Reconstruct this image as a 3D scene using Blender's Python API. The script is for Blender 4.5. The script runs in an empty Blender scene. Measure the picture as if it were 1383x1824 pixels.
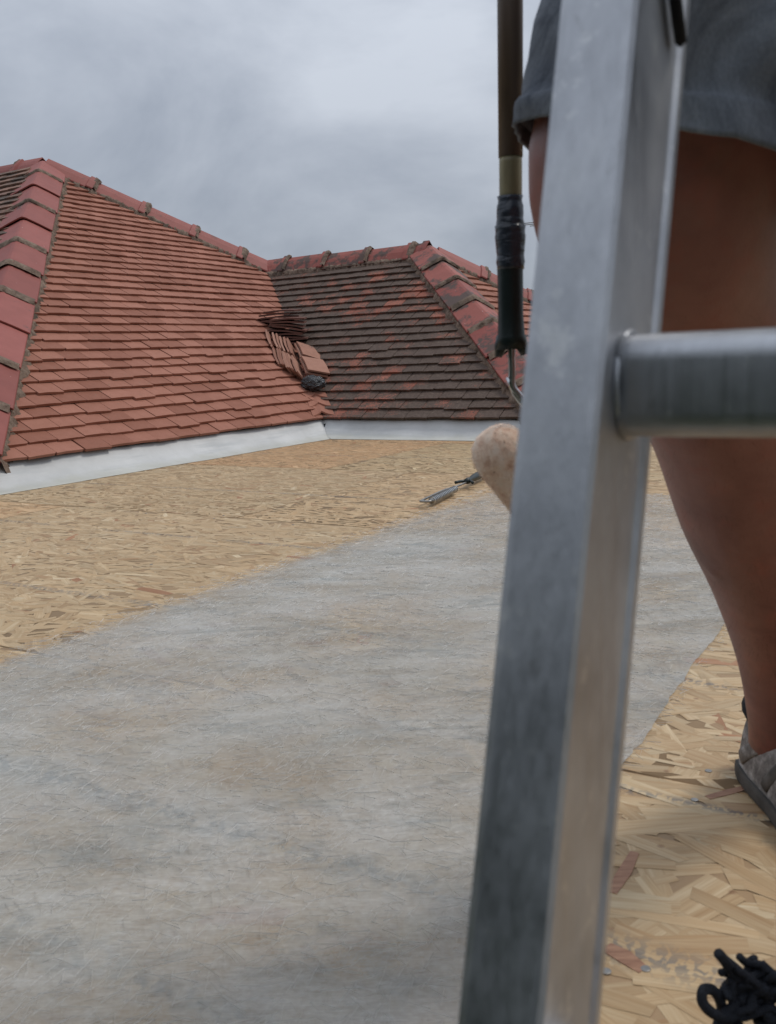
import bpy, bmesh, math, random
from math import sin, cos, tan, pi, radians
from mathutils import Vector, Matrix, noise
import numpy as np
random.seed(7); rng = np.random.default_rng(7)
sc = bpy.context.scene
COL = sc.collection
CAMZ = .515

# ---------------------------------------------------------------- camera
PITCH, ROLL = .1676, .04
fw = Vector((0, cos(PITCH), -sin(PITCH))); up0 = Vector((0, sin(PITCH), cos(PITCH))); x0 = Vector((1, 0, 0))
xr = cos(ROLL)*x0 - sin(ROLL)*up0; ur = sin(ROLL)*x0 + cos(ROLL)*up0
cd = bpy.data.cameras.new('camera'); cam = bpy.data.objects.new('camera', cd); COL.objects.link(cam)
M = Matrix((xr, ur, -fw)).transposed().to_4x4(); M.translation = (0, 0, CAMZ); cam.matrix_world = M
cd.sensor_fit = 'VERTICAL'; cd.sensor_height = 36; cd.lens = 36*1625.6/1824
cd.clip_start = .02; cd.clip_end = 3000
cd.dof.use_dof = True; cd.dof.focus_distance = 4.5; cd.dof.aperture_fstop = 15.5
sc.camera = cam

# ---------------------------------------------------------------- sky, sun, exposure
SUN_EL, SUN_AZ = radians(58), radians(72)          # azimuth clockwise from +Y
w = bpy.data.worlds.new('World'); sc.world = w; w.use_nodes = True
nt = w.node_tree; N = nt.nodes; Lk = nt.links
for n in list(N): N.remove(n)
def wn(t, **k):
    n = N.new(t)
    for a_, v in k.items(): setattr(n, a_, v)
    return n
out = wn('ShaderNodeOutputWorld'); bg = wn('ShaderNodeBackground'); bg.inputs['Strength'].default_value = .1
sky = wn('ShaderNodeTexSky', sky_type='NISHITA', sun_disc=False, sun_elevation=SUN_EL, sun_rotation=SUN_AZ)
tc = wn('ShaderNodeTexCoord'); sep = wn('ShaderNodeSeparateXYZ'); Lk.new(tc.outputs['Generated'], sep.inputs[0])
mp = wn('ShaderNodeMapping'); mp.inputs['Scale'].default_value = (1, 1, 1.6); Lk.new(tc.outputs['Generated'], mp.inputs[0])
n1 = wn('ShaderNodeTexNoise'); n1.inputs['Scale'].default_value = 3.4; n1.inputs['Detail'].default_value = 6; n1.inputs['Roughness'].default_value = .55; n1.inputs['Distortion'].default_value = .3
Lk.new(mp.outputs[0], n1.inputs['Vector'])
cr = wn('ShaderNodeValToRGB'); e = cr.color_ramp.elements
e[0].position = .33; e[0].color = (2.7, 3.02, 3.6, 1); e[1].position = .68; e[1].color = (4.8, 5.15, 5.75, 1)
Lk.new(n1.outputs['Fac'], cr.inputs[0])
zr = wn('ShaderNodeMapRange'); zr.inputs['From Min'].default_value = 0; zr.inputs['From Max'].default_value = 1
zr.inputs['To Min'].default_value = .86; zr.inputs['To Max'].default_value = 2.1; Lk.new(sep.outputs['Z'], zr.inputs['Value'])
ml = wn('ShaderNodeVectorMath', operation='SCALE'); Lk.new(cr.outputs[0], ml.inputs[0]); Lk.new(zr.outputs[0], ml.inputs['Scale'])
mx = wn('ShaderNodeMix', data_type='RGBA'); mx.inputs[0].default_value = .94
Lk.new(sky.outputs[0], mx.inputs[6]); Lk.new(ml.outputs[0], mx.inputs[7])
Lk.new(mx.outputs[2], bg.inputs['Color']); Lk.new(bg.outputs[0], out.inputs[0])
sl = bpy.data.lights.new('sun', 'SUN'); sl.energy = 1.4; sl.angle = radians(14); sl.color = (1, .955, .9)
so = bpy.data.objects.new('sun', sl); COL.objects.link(so)
sd = Vector((sin(SUN_AZ)*cos(SUN_EL), cos(SUN_AZ)*cos(SUN_EL), sin(SUN_EL)))
so.rotation_euler = sd.to_track_quat('Z', 'Y').to_euler()
vs = sc.view_settings; vs.view_transform = 'Standard'; vs.look = 'None'; vs.exposure = .12; vs.gamma = 1; vs.use_curve_mapping = False

# ---------------------------------------------------------------- helpers
def tag(o, label=None, cat=None, group=None, kind=None):
    if label: o['label'] = label
    if cat: o['category'] = cat
    if group: o['group'] = group
    if kind: o['kind'] = kind
    return o
def empty(name, loc, label=None, cat=None, group=None, kind=None):
    o = bpy.data.objects.new(name, None); COL.objects.link(o); o.location = loc; o.empty_display_size = .1
    return tag(o, label, cat, group, kind)
def root_loc(p):
    l = Vector(p.location) if p else Vector()
    return l
def adopt(o, parent, offset=None):
    """o carries world coordinates; parent sits (unrotated) at a known world place"""
    if parent is None: return o
    base = Vector(parent.get('wloc', tuple(parent.location)))
    o.parent = parent; o.matrix_parent_inverse = Matrix.Translation(-base)
    return o
def link_mesh(name, me, mat=None, parent=None):
    o = bpy.data.objects.new(name, me); COL.objects.link(o)
    if mat and not me.materials: me.materials.append(mat)
    o['wloc'] = (0., 0., 0.)
    adopt(o, parent); return o
def mesh(name, vs_, fs_, mat=None, parent=None, smooth=False):
    me = bpy.data.meshes.new(name); me.from_pydata([tuple(v) for v in vs_], [], fs_); me.update()
    if smooth: me.polygons.foreach_set('use_smooth', [True]*len(me.polygons))
    return link_mesh(name, me, mat, parent)
class MB:
    def __init__(s): s.v = []; s.f = []
    def add(s, v, f):
        k = len(s.v); s.v += [Vector(p) for p in v]; s.f += [tuple(i+k for i in q) for q in f]
    def build(s, name, mat, parent=None, smooth=False): return mesh(name, s.v, s.f, mat, parent, smooth)
BOXF = [(0,3,2,1),(4,5,6,7),(0,1,5,4),(1,2,6,5),(2,3,7,6),(3,0,4,7)]
def box_v(c, h, R=None):
    p = [(-1,-1,-1),(1,-1,-1),(1,1,-1),(-1,1,-1),(-1,-1,1),(1,-1,1),(1,1,1),(-1,1,1)]
    r = []
    for q in p:
        v = Vector((q[0]*h[0], q[1]*h[1], q[2]*h[2]))
        if R: v = R @ v
        r.append(Vector(c)+v)
    return r
def tube(path, rads, n=12, cap=True, closed=False, flat=None):
    """loft circles along a path (parallel transport)"""
    P = [Vector(p) for p in path]; m = len(P)
    if not hasattr(rads, '__len__'): rads = [rads]*m
    T = []
    for i in range(m):
        if closed: d = P[(i+1) % m]-P[i-1]
        else: d = P[min(i+1, m-1)]-P[max(i-1, 0)]
        T.append(d.normalized())
    a_ = Vector((0, 0, 1)) if abs(T[0].z) < .9 else Vector((1, 0, 0))
    nrm = (a_ - T[0]*a_.dot(T[0])).normalized(); V = []; F = []
    for i in range(m):
        if i: nrm = (nrm - T[i]*nrm.dot(T[i])).normalized()
        bn = T[i].cross(nrm)
        for k in range(n):
            t = 2*pi*k/n
            r = rads[i]
            if isinstance(r, (tuple, list)): V.append(P[i]+nrm*cos(t)*r[0]+bn*sin(t)*r[1])
            else: V.append(P[i]+(nrm*cos(t)+bn*sin(t))*r)
    for i in range(m if closed else m-1):
        j = (i+1) % m
        for k in range(n):
            l = (k+1) % n; F.append((i*n+k, i*n+l, j*n+l, j*n+k))
    if cap and not closed:
        F.append(tuple(range(n-1, -1, -1))); F.append(tuple((m-1)*n+k for k in range(n)))
    return V, F
def catmull(P, k=6):
    P = [Vector(p) for p in P]; out_ = []
    Q = [2*P[0]-P[1]]+P+[2*P[-1]-P[-2]]
    for i in range(1, len(Q)-2):
        for j in range(k):
            t = j/k; a_, b_, c_, d_ = Q[i-1:i+3]
            out_.append(.5*((2*b_)+(c_-a_)*t+(2*a_-5*b_+4*c_-d_)*t*t+(3*b_-a_-3*c_+d_)*t**3))
    out_.append(P[-1]); return out_
def orient(name_me):
    bm = bmesh.new(); bm.from_mesh(name_me); bmesh.ops.recalc_face_normals(bm, faces=bm.faces); bm.to_mesh(name_me); bm.free()
def bevel(o, wd, seg=2):
    m = o.modifiers.new('b', 'BEVEL'); m.width = wd; m.segments = seg; m.limit_method = 'ANGLE'; return o


# ---------------------------------------------------------------- material helper
class Mat:
    def __init__(s, name, rough=.6, metal=0., spec=.5):
        s.m = bpy.data.materials.new(name); s.m.use_nodes = True; s.nt = s.m.node_tree
        s.b = s.nt.nodes['Principled BSDF']; s.b.inputs['Roughness'].default_value = rough; s.b.inputs['Metallic'].default_value = metal
        s.b.inputs['Specular IOR Level'].default_value = spec
    def n(s, t, ins=None, **k):
        x = s.nt.nodes.new(t)
        for a_, v in k.items(): setattr(x, a_, v)
        for a_, v in (ins or {}).items():
            if isinstance(v, bpy.types.NodeSocket): s.nt.links.new(v, x.inputs[a_])
            else: x.inputs[a_].default_value = v
        return x
    def lk(s, a_, b_): s.nt.links.new(a_, b_)
    def coord(s, kind='Object', scale=(1, 1, 1), rot=(0, 0, 0)):
        t = s.n('ShaderNodeTexCoord')
        src = t.outputs[kind]
        return s.n('ShaderNodeMapping', {'Vector': src, 'Scale': scale, 'Rotation': rot}).outputs[0]
    def geo(s, scale=(1, 1, 1), rot=(0, 0, 0)):
        t = s.n('ShaderNodeNewGeometry')
        return s.n('ShaderNodeMapping', {'Vector': t.outputs['Position'], 'Scale': scale, 'Rotation': rot}).outputs[0]
    def noise(s, vec, scale, detail=3, rough=.55, dist=0.):
        return s.n('ShaderNodeTexNoise', {'Vector': vec, 'Scale': scale, 'Detail': detail, 'Roughness': rough, 'Distortion': dist}).outputs['Fac']
    def ramp(s, fac, stops):
        r = s.n('ShaderNodeValToRGB', {'Fac': fac}); els = r.color_ramp.elements
        while len(els) < len(stops): els.new(.5)
        for e_, (p, c) in zip(els, stops):
            e_.position = p; e_.color = (*c, 1) if hasattr(c, '__len__') else (c, c, c, 1)
        return r.outputs[0]
    def mix(s, f, a_, b_, mode='MIX'):
        x = s.n('ShaderNodeMix', data_type='RGBA', blend_type=mode)
        for i, v in ((0, f), (6, a_), (7, b_)):
            if isinstance(v, bpy.types.NodeSocket): s.lk(v, x.inputs[i])
            else: x.inputs[i].default_value = v if i == 0 else (*v, 1)
        return x.outputs[2]
    def math(s, op, a_, b_=None, c_=None, clamp=False):
        x = s.n('ShaderNodeMath', operation=op, use_clamp=clamp)
        for i, v in enumerate((a_, b_, c_)):
            if v is None: continue
            if isinstance(v, bpy.types.NodeSocket): s.lk(v, x.inputs[i])
            else: x.inputs[i].default_value = v
        return x.outputs[0]
    def col(s, v):
        if isinstance(v, bpy.types.NodeSocket): s.lk(v, s.b.inputs['Base Color'])
        else: s.b.inputs['Base Color'].default_value = (*v, 1)
        return s
    def bump(s, h, strength=.3, dist=.01):
        x = s.n('ShaderNodeBump', {'Height': h, 'Strength': strength, 'Distance': dist}); s.lk(x.outputs[0], s.b.inputs['Normal']); return x
    def rough(s, v): s.lk(v, s.b.inputs['Roughness']); return s

# ---------------------------------------------------------------- site frame: a runs along the left eave (away), b along the far eave (to the right)
PHI = .5451; TH = .5932; T = tan(TH)
A = Vector((sin(PHI), cos(PHI), 0)); B = Vector((cos(PHI), -sin(PHI), 0)); Z = Vector((0, 0, 1))
def W(a, b, z=0.): return A*a + B*b + Z*z
EZ = .118
A_C, B_C = 5.128, -3.607            # valley foot
RV = 1.833                          # run of the wing's slope
A_V, B_V = A_C+RV, B_C-RV; ZV = EZ+RV*T
B_A2 = -3.723                       # right end of the wing's ridge
RP = 3.16                           # run of the main roof's hip end
A_P, B_P = A_C+RP-2*1.3267+0, B_C-RP
A_P = 5.635; B_P = -6.767; ZP = EZ+RP*T
A_E0 = A_P-RP-.11

# ================================================================= materials
def m_ground():
    m = Mat('grass', .9); v = m.geo(); m.col(m.ramp(m.noise(v, 1.5, 5), [(.3, (.03, .05, .02)), (.7, (.07, .09, .035))])); return m.m
def m_wall():
    m = Mat('render_wall', .9); v = m.geo(); m.col(m.ramp(m.noise(v, 6, 4), [(.3, (.42, .39, .34)), (.7, (.5, .47, .42))])); m.bump(m.noise(v, 150, 3), .4, .004); return m.m
def m_osb():
    m = Mat('osb', .62, spec=.3)
    at = m.n('ShaderNodeAttribute', attribute_name='fc').outputs['Color']
    uv = m.n('ShaderNodeUVMap', uv_map='fu').outputs[0]
    g = m.n('ShaderNodeMapping', {'Vector': uv, 'Scale': (14, 420, 1)}).outputs[0]
    gr = m.noise(g, 1, 4, .6)
    g2 = m.n('ShaderNodeMapping', {'Vector': uv, 'Scale': (5, 90, 1)}).outputs[0]
    gr2 = m.noise(g2, 1, 3, .6)
    c = m.mix(m.ramp(gr, [(.35, .42), (.6, 0.)]), at, (.62, .50, .38), 'MULTIPLY')
    c = m.mix(m.ramp(gr2, [(.38, .5), (.62, 0.)]), c, (.72, .58, .42), 'MULTIPLY')
    v = m.geo()
    big = m.noise(v, .9, 4)
    c = m.mix(m.ramp(big, [(.35, .32), (.6, 0.)]), c, (.80, .80, .76), 'MULTIPLY')
    # blotchy blue-grey stamping in rows across the boards
    ab = m.geo((1, 1, 1), (0, 0, PHI))
    sp = m.n('ShaderNodeSeparateXYZ', {'Vector': ab}); b_ = sp.outputs[0]; a_ = sp.outputs[1]
    msk = None
    for ac, wd in ((.71, .03), (1.395, .02), (2.02, .02), (.48, .02), (1.0, .012), (2.85, .02), (4.1, .02)):
        d = m.math('ABSOLUTE', m.math('SUBTRACT', a_, ac)); k = m.math('SUBTRACT', 1., m.math('DIVIDE', d, wd), clamp=True)
        msk = k if msk is None else m.math('MAXIMUM', msk, k)
    gate = m.ramp(m.noise(m.n('ShaderNodeMapping', {'Vector': ab, 'Scale': (4, 9, 1)}).outputs[0], 1, 1), [(.42, 0.), (.50, 1.)])
    lett = m.ramp(m.noise(m.n('ShaderNodeMapping', {'Vector': ab, 'Scale': (130, 90, 1)}).outputs[0], 1, 2, .5, .6), [(.46, 0.), (.54, 1.)])
    ink = m.math('MULTIPLY', m.math('MULTIPLY', msk, gate, clamp=True), lett, clamp=True)
    c = m.mix(m.math('MULTIPLY', ink, .6), c, (.06, .09, .12))
    # knots and dark specks
    sk = m.n('ShaderNodeTexVoronoi', {'Vector': v, 'Scale': 16.}, feature='F1').outputs['Distance']
    c = m.mix(m.ramp(sk, [(.05, .6), (.09, 0.)]), c, (.2, .1, .05))
    m.col(c); m.bump(gr, .25, .0008); return m.m
def m_mat():
    m = Mat('glass_fibre_mat', .5, spec=.22)
    v = m.geo()
    cl = m.noise(v, 3.2, 5, .6, .4)
    fine = m.noise(v, 160, 3, .7)
    fib = None
    for sc_, rz in (((30, 800, 1), .35), ((45, 950, 1), .95), ((35, 850, 1), -.45), ((28, 900, 1), 1.9), ((50, 1000, 1), 2.6)):
        q = m.ramp(m.noise(m.geo(sc_, (0, 0, rz)), 1, 2, .6), [(.56, 0.), (.68, 1.)])
        fib = q if fib is None else m.math('MAXIMUM', fib, q)
    mott = m.noise(m.geo((2.5, 6, 1), (0, 0, PHI)), 1, 6, .68, .5)
    c = m.ramp(mott, [(.34, (.32, .285, .23)), (.44, (.42, .40, .345)), (.54, (.48, .47, .43)), (.66, (.55, .55, .52))])
    bl = m.noise(m.geo((3.5, 11, 1), (0, 0, PHI)), 1, 5, .7, .8)
    c = m.mix(m.ramp(bl, [(.54, 0.), (.66, .85)]), c, (.22, .25, .245))
    c = m.mix(m.ramp(m.noise(m.geo((1.6, 2.6, 1), (0, 0, .2)), 1, 4, .55, .6), [(.54, 0.), (.66, .5)]), c, (.30, .31, .285))
    ab = m.geo((1, 1, 1), (0, 0, PHI)); aa_ = m.n('ShaderNodeSeparateXYZ', {'Vector': ab}).outputs[1]
    pr_ = None
    for ac, wd in ((.71, .035), (1.40, .03), (.48, .03), (2.02, .03)):
        k = m.math('SUBTRACT', 1., m.math('DIVIDE', m.math('ABSOLUTE', m.math('SUBTRACT', aa_, ac)), wd), clamp=True); pr_ = k if pr_ is None else m.math('MAXIMUM', pr_, k)
    pn = m.ramp(m.noise(m.n('ShaderNodeMapping', {'Vector': ab, 'Scale': (45, 40, 1)}).outputs[0], 1, 3, .6, .5), [(.44, 0.), (.60, 1.)])
    c = m.mix(m.math('MULTIPLY', m.math('MULTIPLY', pr_, pn), .55), c, (.17, .21, .225))
    c = m.mix(m.ramp(m.noise(v, 260, 3, .8), [(.35, .45), (.6, 0.)]), c, (.40, .39, .38))
    c = m.mix(m.math('MULTIPLY', fib, .20), c, (.70, .71, .70))
    m.col(c)
    al = m.math('ADD', m.math('ADD', m.math('MULTIPLY', cl, 1.15), m.math('MULTIPLY', fib, .15)), -.02, clamp=True)
    al = m.math('ADD', al, m.math('MULTIPLY', m.math('SUBTRACT', fine, .5), .5), clamp=True)
    a_ = m.n('ShaderNodeSeparateXYZ', {'Vector': m.geo((1, 1, 1), (0, 0, PHI))}).outputs[1]
    al = m.math('MULTIPLY', al, m.ramp(m.math('DIVIDE', a_, 4.), [(.52, 1.), (.60, .8), (.74, .55)]))
    b_ = m.n('ShaderNodeSeparateXYZ', {'Vector': m.geo((1, 1, 1), (0, 0, PHI))}).outputs[0]
    edge = m.math('ADD', m.math('DIVIDE', m.math('ADD', b_, m.math('ADD', 1.44, m.math('MULTIPLY', mott, .05))), .07), -.25, clamp=True)
    al = m.math('MULTIPLY', al, edge)
    m.lk(al, m.b.inputs['Alpha'])
    m.bump(m.math('ADD', m.math('MULTIPLY', fib, .4), m.math('MULTIPLY', fine, .8)), .3, .0008)
    m.rough(m.ramp(cl, [(.35, .38), (.65, .6)])); return m.m
def m_tile(name, lo, hi, moss=.0, mosscol=(.040, .031, .024), valley=False):
    m = Mat(name, .78, spec=.3)
    oi = m.n('ShaderNodeObjectInfo').outputs['Random']; at = m.n('ShaderNodeAttribute', attribute_name='rnd').outputs['Fac']
    r = m.math('FRACT', m.math('ADD', oi, at))
    v = m.geo()
    base = m.ramp(r, [(0, lo), (.5, tuple((x+y)/2 for x, y in zip(lo, hi))), (1, hi)])
    base = m.mix(m.ramp(m.noise(v, 22, 4), [(.35, .35), (.65, 0.)]), base, (.75, .68, .62), 'MULTIPLY')
    base = m.mix(m.ramp(m.noise(v, 420, 2), [(.45, .25), (.6, 0.)]), base, (.5, .42, .38), 'MULTIPLY')
    if moss > 0:
        big = m.noise(v, 1.35, 3, .6, .5); mid = m.noise(v, 7, 4, .65); fn = m.noise(v, 75, 4, .75)
        r2 = m.math('FRACT', m.math('MULTIPLY', r, 7.31))
        s_ = m.math('ADD', m.math('ADD', m.math('MULTIPLY', big, .42), m.math('MULTIPLY', mid, .45)), m.math('ADD', m.math('MULTIPLY', fn, .55), m.math('MULTIPLY', r2, .20)))
        k = m.ramp(s_, [(1.10-moss*.37, 0.), (1.20-moss*.37, 1.)])
        mc = m.ramp(m.noise(v, 60, 4, .7), [(.3, mosscol), (.62, tuple(min(1, x*2.3) for x in mosscol)), (.8, (.22, .20, .15))])
        base = m.mix(m.math('MULTIPLY', k, .93), base, mc)
    # small pale and dark lichen spots everywhere
    vo = m.n('ShaderNodeTexVoronoi', {'Vector': v, 'Scale': 26.}).outputs['Distance']
    ln = m.noise(v, 3, 2)
    spot = m.math('MULTIPLY', m.ramp(vo, [(.09, 1.), (.16, 0.)]), m.ramp(ln, [(.5, 0.), (.62, 1.)]))
    base = m.mix(m.math('MULTIPLY', spot, .6), base, (.16, .13, .09))
    m.col(base); m.bump(m.noise(v, 260, 4, .7), .5, .0015); return m.m
def m_simple(name, c, rough=.7, metal=0, sc_=30, var=.25, bump=0., bs=120, spec=.4):
    m = Mat(name, rough, metal, spec); v = m.coord('Object')
    lo = tuple(x*(1-var) for x in c); hi = tuple(min(1, x*(1+var)) for x in c)
    m.col(m.ramp(m.noise(v, sc_, 4), [(.3, lo), (.7, hi)]))
    if bump: m.bump(m.noise(v, bs, 4), bump, .003)
    return m.m
def m_mortar():
    m = Mat('mortar', .95, spec=.15); v = m.geo()
    c = m.ramp(m.noise(v, 18, 5, .7), [(.3, (.08, .055, .04)), (.5, (.20, .145, .11)), (.75, (.33, .25, .19))])
    c = m.mix(m.ramp(m.noise(v, 5, 4), [(.56, 0.), (.68, .8)]), c, (.08, .065, .05))
    m.col(c); m.bump(m.noise(v, 70, 5, .75), 1., .012); return m.m
def m_ridge(name, lo, hi, moss=0.):
    m = Mat(name, .62, spec=.35)
    oi = m.n('ShaderNodeObjectInfo').outputs['Random']; v = m.geo()
    c = m.ramp(oi, [(0, lo), (1, hi)])
    c = m.mix(m.ramp(m.noise(v, 9, 4), [(.35, .4), (.65, 0.)]), c, (.72, .66, .64), 'MULTIPLY')
    c = m.mix(m.ramp(m.noise(v, 5, 5, .7), [(.62-moss*.12, 0.), (.70-moss*.12, .85)]), c, (.055, .05, .04))
    vo = m.n('ShaderNodeTexVoronoi', {'Vector': v, 'Scale': 11.}).outputs['Distance']
    c = m.mix(m.ramp(vo, [(.025, .7), (.05, 0.)]), c, (.6, .55, .5))
    m.col(c); m.bump(m.noise(v, 130, 4), .25, .002); return m.m
def m_flash():
    m = Mat('flashing', .5, spec=.4); v = m.geo()
    c = m.ramp(m.noise(v, 3, 5, .6), [(.3, (.43, .432, .42)), (.7, (.57, .57, .555))])
    c = m.mix(m.ramp(m.noise(m.geo((2, 2, 30)), 1, 4), [(.50, 0.), (.66, .6)]), c, (.36, .375, .375))
    z_ = m.n('ShaderNodeSeparateXYZ', {'Vector': m.n('ShaderNodeNewGeometry').outputs['Position']}).outputs[2]
    foot = m.math('ADD', m.math('MULTIPLY', z_, -30.), m.math('ADD', m.math('MULTIPLY', m.noise(v, 9, 3), 1.2), .35), clamp=True)
    c = m.mix(m.math('MULTIPLY', foot, .6), c, (.40, .39, .31))
    m.col(c); m.bump(m.noise(v, 7, 4), .5, .012); return m.m
def m_alu():
    m = Mat('aluminium', .36, .95)
    v = m.coord('Object', (1, 1, 1))
    st = m.noise(m.coord('Object', (260, 260, 3)), 1, 4, .6)
    bl = m.noise(v, 14, 5, .65)
    c = m.ramp(bl, [(.28, (.36, .37, .39)), (.55, (.50, .51, .53)), (.75, (.60, .61, .62))])
    c = m.mix(m.ramp(m.noise(v, 45, 4, .7), [(.60, 0.), (.70, .55)]), c, (.72, .72, .70))
    c = m.mix(m.ramp(m.noise(v, 26, 4, .7, .8), [(.64, 0.), (.72, .3)]), c, (.22, .21, .20))
    m.col(c); m.rough(m.ramp(m.math('ADD', m.math('MULTIPLY', st, .5), m.math('MULTIPLY', bl, .5)), [(.3, .34), (.7, .58)]))
    m.bump(m.math('ADD', st, m.noise(v, 30, 3)), .22, .0012); return m.m
def m_skin():
    m = Mat('skin', .48, spec=.45); v = m.geo()
    c = m.ramp(m.noise(v, 9, 5, .6), [(.3, (.17, .062, .048)), (.7, (.35, .16, .128))])
    c = m.mix(m.ramp(m.noise(v, 28, 4, .7), [(.5, 0.), (.68, .45)]), c, (.34, .10, .07))
    m.col(c); m.b.inputs['Subsurface Weight'].default_value = .12; m.b.inputs['Subsurface Radius'].default_value = (.01, .004, .002)
    m.bump(m.math('ADD', m.noise(v, 600, 2), m.noise(v, 90, 3)), .18, .0015); return m.m
def m_denim(name, lo, hi):
    m = Mat(name, .9, spec=.15); v = m.geo()
    c = m.ramp(m.noise(v, 11, 6, .7, .8), [(.34, lo), (.72, hi)])
    wv = m.noise(m.geo((900, 900, 300)), 1, 2)
    c = m.mix(m.ramp(wv, [(.4, .35), (.6, 0.)]), c, (.6, .62, .66), 'MULTIPLY')
    m.col(c); m.bump(m.math('ADD', m.noise(v, 35, 4), m.math('MULTIPLY', wv, .2)), .5, .004); return m.m
def m_wood(name, lo, hi):
    m = Mat(name, .45, spec=.45)
    c = m.ramp(m.noise(m.geo((160, 160, 6)), 1, 4, .6), [(.3, lo), (.7, hi)])
    c = m.mix(m.ramp(m.noise(m.geo((30, 30, 10)), 1, 4), [(.5, 0.), (.65, .5)]), c, tuple(x*.35 for x in lo))
    m.col(c); return m.m
def m_pile():
    m = Mat('roller_pile', .95, spec=.1); v = m.geo()
    c = m.ramp(m.noise(v, 90, 4, .7), [(.32, (.72, .46, .32)), (.5, (.93, .70, .53)), (.7, (.97, .81, .66))])
    c = m.mix(m.ramp(m.noise(v, 160, 3, .6), [(.66, 0.), (.72, .75)]), c, (.28, .15, .09))
    m.col(c); m.bump(m.noise(v, 320, 4, .8), .6, .002); m.b.inputs['Sheen Weight'].default_value = .3; return m.m
def m_tape():
    m = Mat('tape', .28, spec=.55); v = m.geo()
    m.col(m.ramp(m.noise(v, 60, 3), [(.3, (.018, .022, .03)), (.7, (.05, .06, .08))]))
    m.bump(m.noise(m.geo((40, 40, 90), (.5, .3, 0)), 1, 3, .5, .8), .6, .004); return m.m
def m_suede():
    m = Mat('trainer_suede', .9, spec=.2); v = m.geo()
    m.col(m.ramp(m.noise(v, 40, 6, .75), [(.3, (.07, .06, .055)), (.5, (.25, .225, .205)), (.66, (.52, .48, .45))])); m.bump(m.noise(v, 110, 4, .7), .7, .004); return m.m

SUEDE_D = m_simple('dark_suede', (.11, .10, .09), .9, 0, 60, .4, .6, 150)
GROUND = m_ground(); WALL = m_wall(); OSB = m_osb(); MATM = m_mat()
TILE_R = m_tile('red_tile', (.26, .102, .064), (.37, .162, .110), .13)
TILE_W = m_tile('weathered_tile', (.27, .088, .055), (.37, .135, .09), 1.24)
TILE_G = m_tile('greyed_tile', (.20, .12, .09), (.30, .17, .12), .9)
RIDGE = m_ridge('ridge_red', (.225, .060, .046), (.31, .092, .074)); RIDGE_W = m_ridge('ridge_red_mossy', (.25, .065, .05), (.33, .10, .075), 1.15)
MORTAR = m_mortar(); FLASH = m_flash(); ALU = m_alu(); SKIN = m_skin()
SHORT = m_denim('shorts_cloth', (.055, .062, .08), (.36, .39, .43)); SHIRT = m_denim('shirt_cloth', (.03, .035, .045), (.06, .07, .08))
POLE_M = m_wood('pole_brown', (.085, .055, .036), (.15, .10, .065)); POLE_T = m_wood('pole_bare', (.22, .18, .09), (.36, .31, .17))
TAPE = m_tape(); BLACK = m_simple('black_plastic', (.012, .02, .019), .38, bump=.1); PILE = m_pile(); SUEDE = m_suede()
STEEL = m_simple('steel', (.55, .56, .56), .28, 1, 40, .2); STEELD = m_simple('dull_steel', (.32, .31, .29), .42, 1, 60, .3)
LACE = m_simple('lace', (.014, .016, .022), .85, 0, 200, .3, .6, 400); RUBBER = m_simple('sole_rubber', (.085, .078, .07), .8, bump=.3)
KNIT = m_simple('black_knit', (.012, .012, .014), .95, bump=.5, bs=300); EAVE_BLACK = m_simple('eave_black', (.018, .017, .016), .9, bump=.3)
HAIR = m_simple('hair', (.05, .03, .018), .7, bump=.8, bs=200); TRIM = m_simple('roof_trim', (.34, .36, .37), .5)
SUBST = m_simple('roofing_felt', (.035, .028, .025), .95); EYE = m_simple('eye', (.6, .58, .55), .3, var=.02)
FIBM = Mat('glass_strand', .3, spec=.6).col((.70, .69, .66)).m
WOODD = m_simple('joist_timber', (.30, .21, .12), .8)

# ================================================================= ground, building body
g = mesh('ground', [(-1500, -1500, -2.7), (1500, -1500, -2.7), (1500, 1500, -2.7), (-1500, 1500, -2.7)], [(0, 1, 2, 3)], GROUND); tag(g, kind='structure')
DECK_A0, DECK_B1, DECK_BL = .205, 1.6, -6.2
def prism(ab, z0, z1, name, mat, parent=None):
    n = len(ab); v = [W(a, b, z0) for a, b in ab]+[W(a, b, z1) for a, b in ab]
    f = [tuple(range(n)), tuple(range(2*n-1, n-1, -1))]+[(i, i+n, (i+1) % n+n, (i+1) % n) for i in range(n)]
    o = mesh(name, v, f, mat, parent); orient(o.data); return o
ext = empty('extension', W(2.6, -1, -2.7), 'flat-roofed rendered extension under the boarded roof deck', 'extension')
prism([(DECK_A0+.03, DECK_BL), (DECK_A0+.03, DECK_B1-.03), (A_C+.1, DECK_B1-.03), (A_C+.1, B_C-.15), (A_E0+.1, B_C-.15), (A_E0+.1, DECK_BL)], -2.7, -.12, 'wall', WALL, ext)
prism([(DECK_A0+.01, DECK_BL), (DECK_A0+.01, DECK_B1-.01), (A_C+.09, DECK_B1-.01), (A_C+.09, B_C-.1), (A_E0+.09, B_C-.1), (A_E0+.09, DECK_BL)], -.117, -.02, 'joist_frame', WOODD, ext)
fa = mesh('fascia', box_v(W(DECK_A0-.008, (DECK_BL+DECK_B1)/2, -.09), (.009, (DECK_B1-DECK_BL)/2, .07), Matrix((A, B, Z)).transposed()), BOXF, TRIM, ext)

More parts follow.
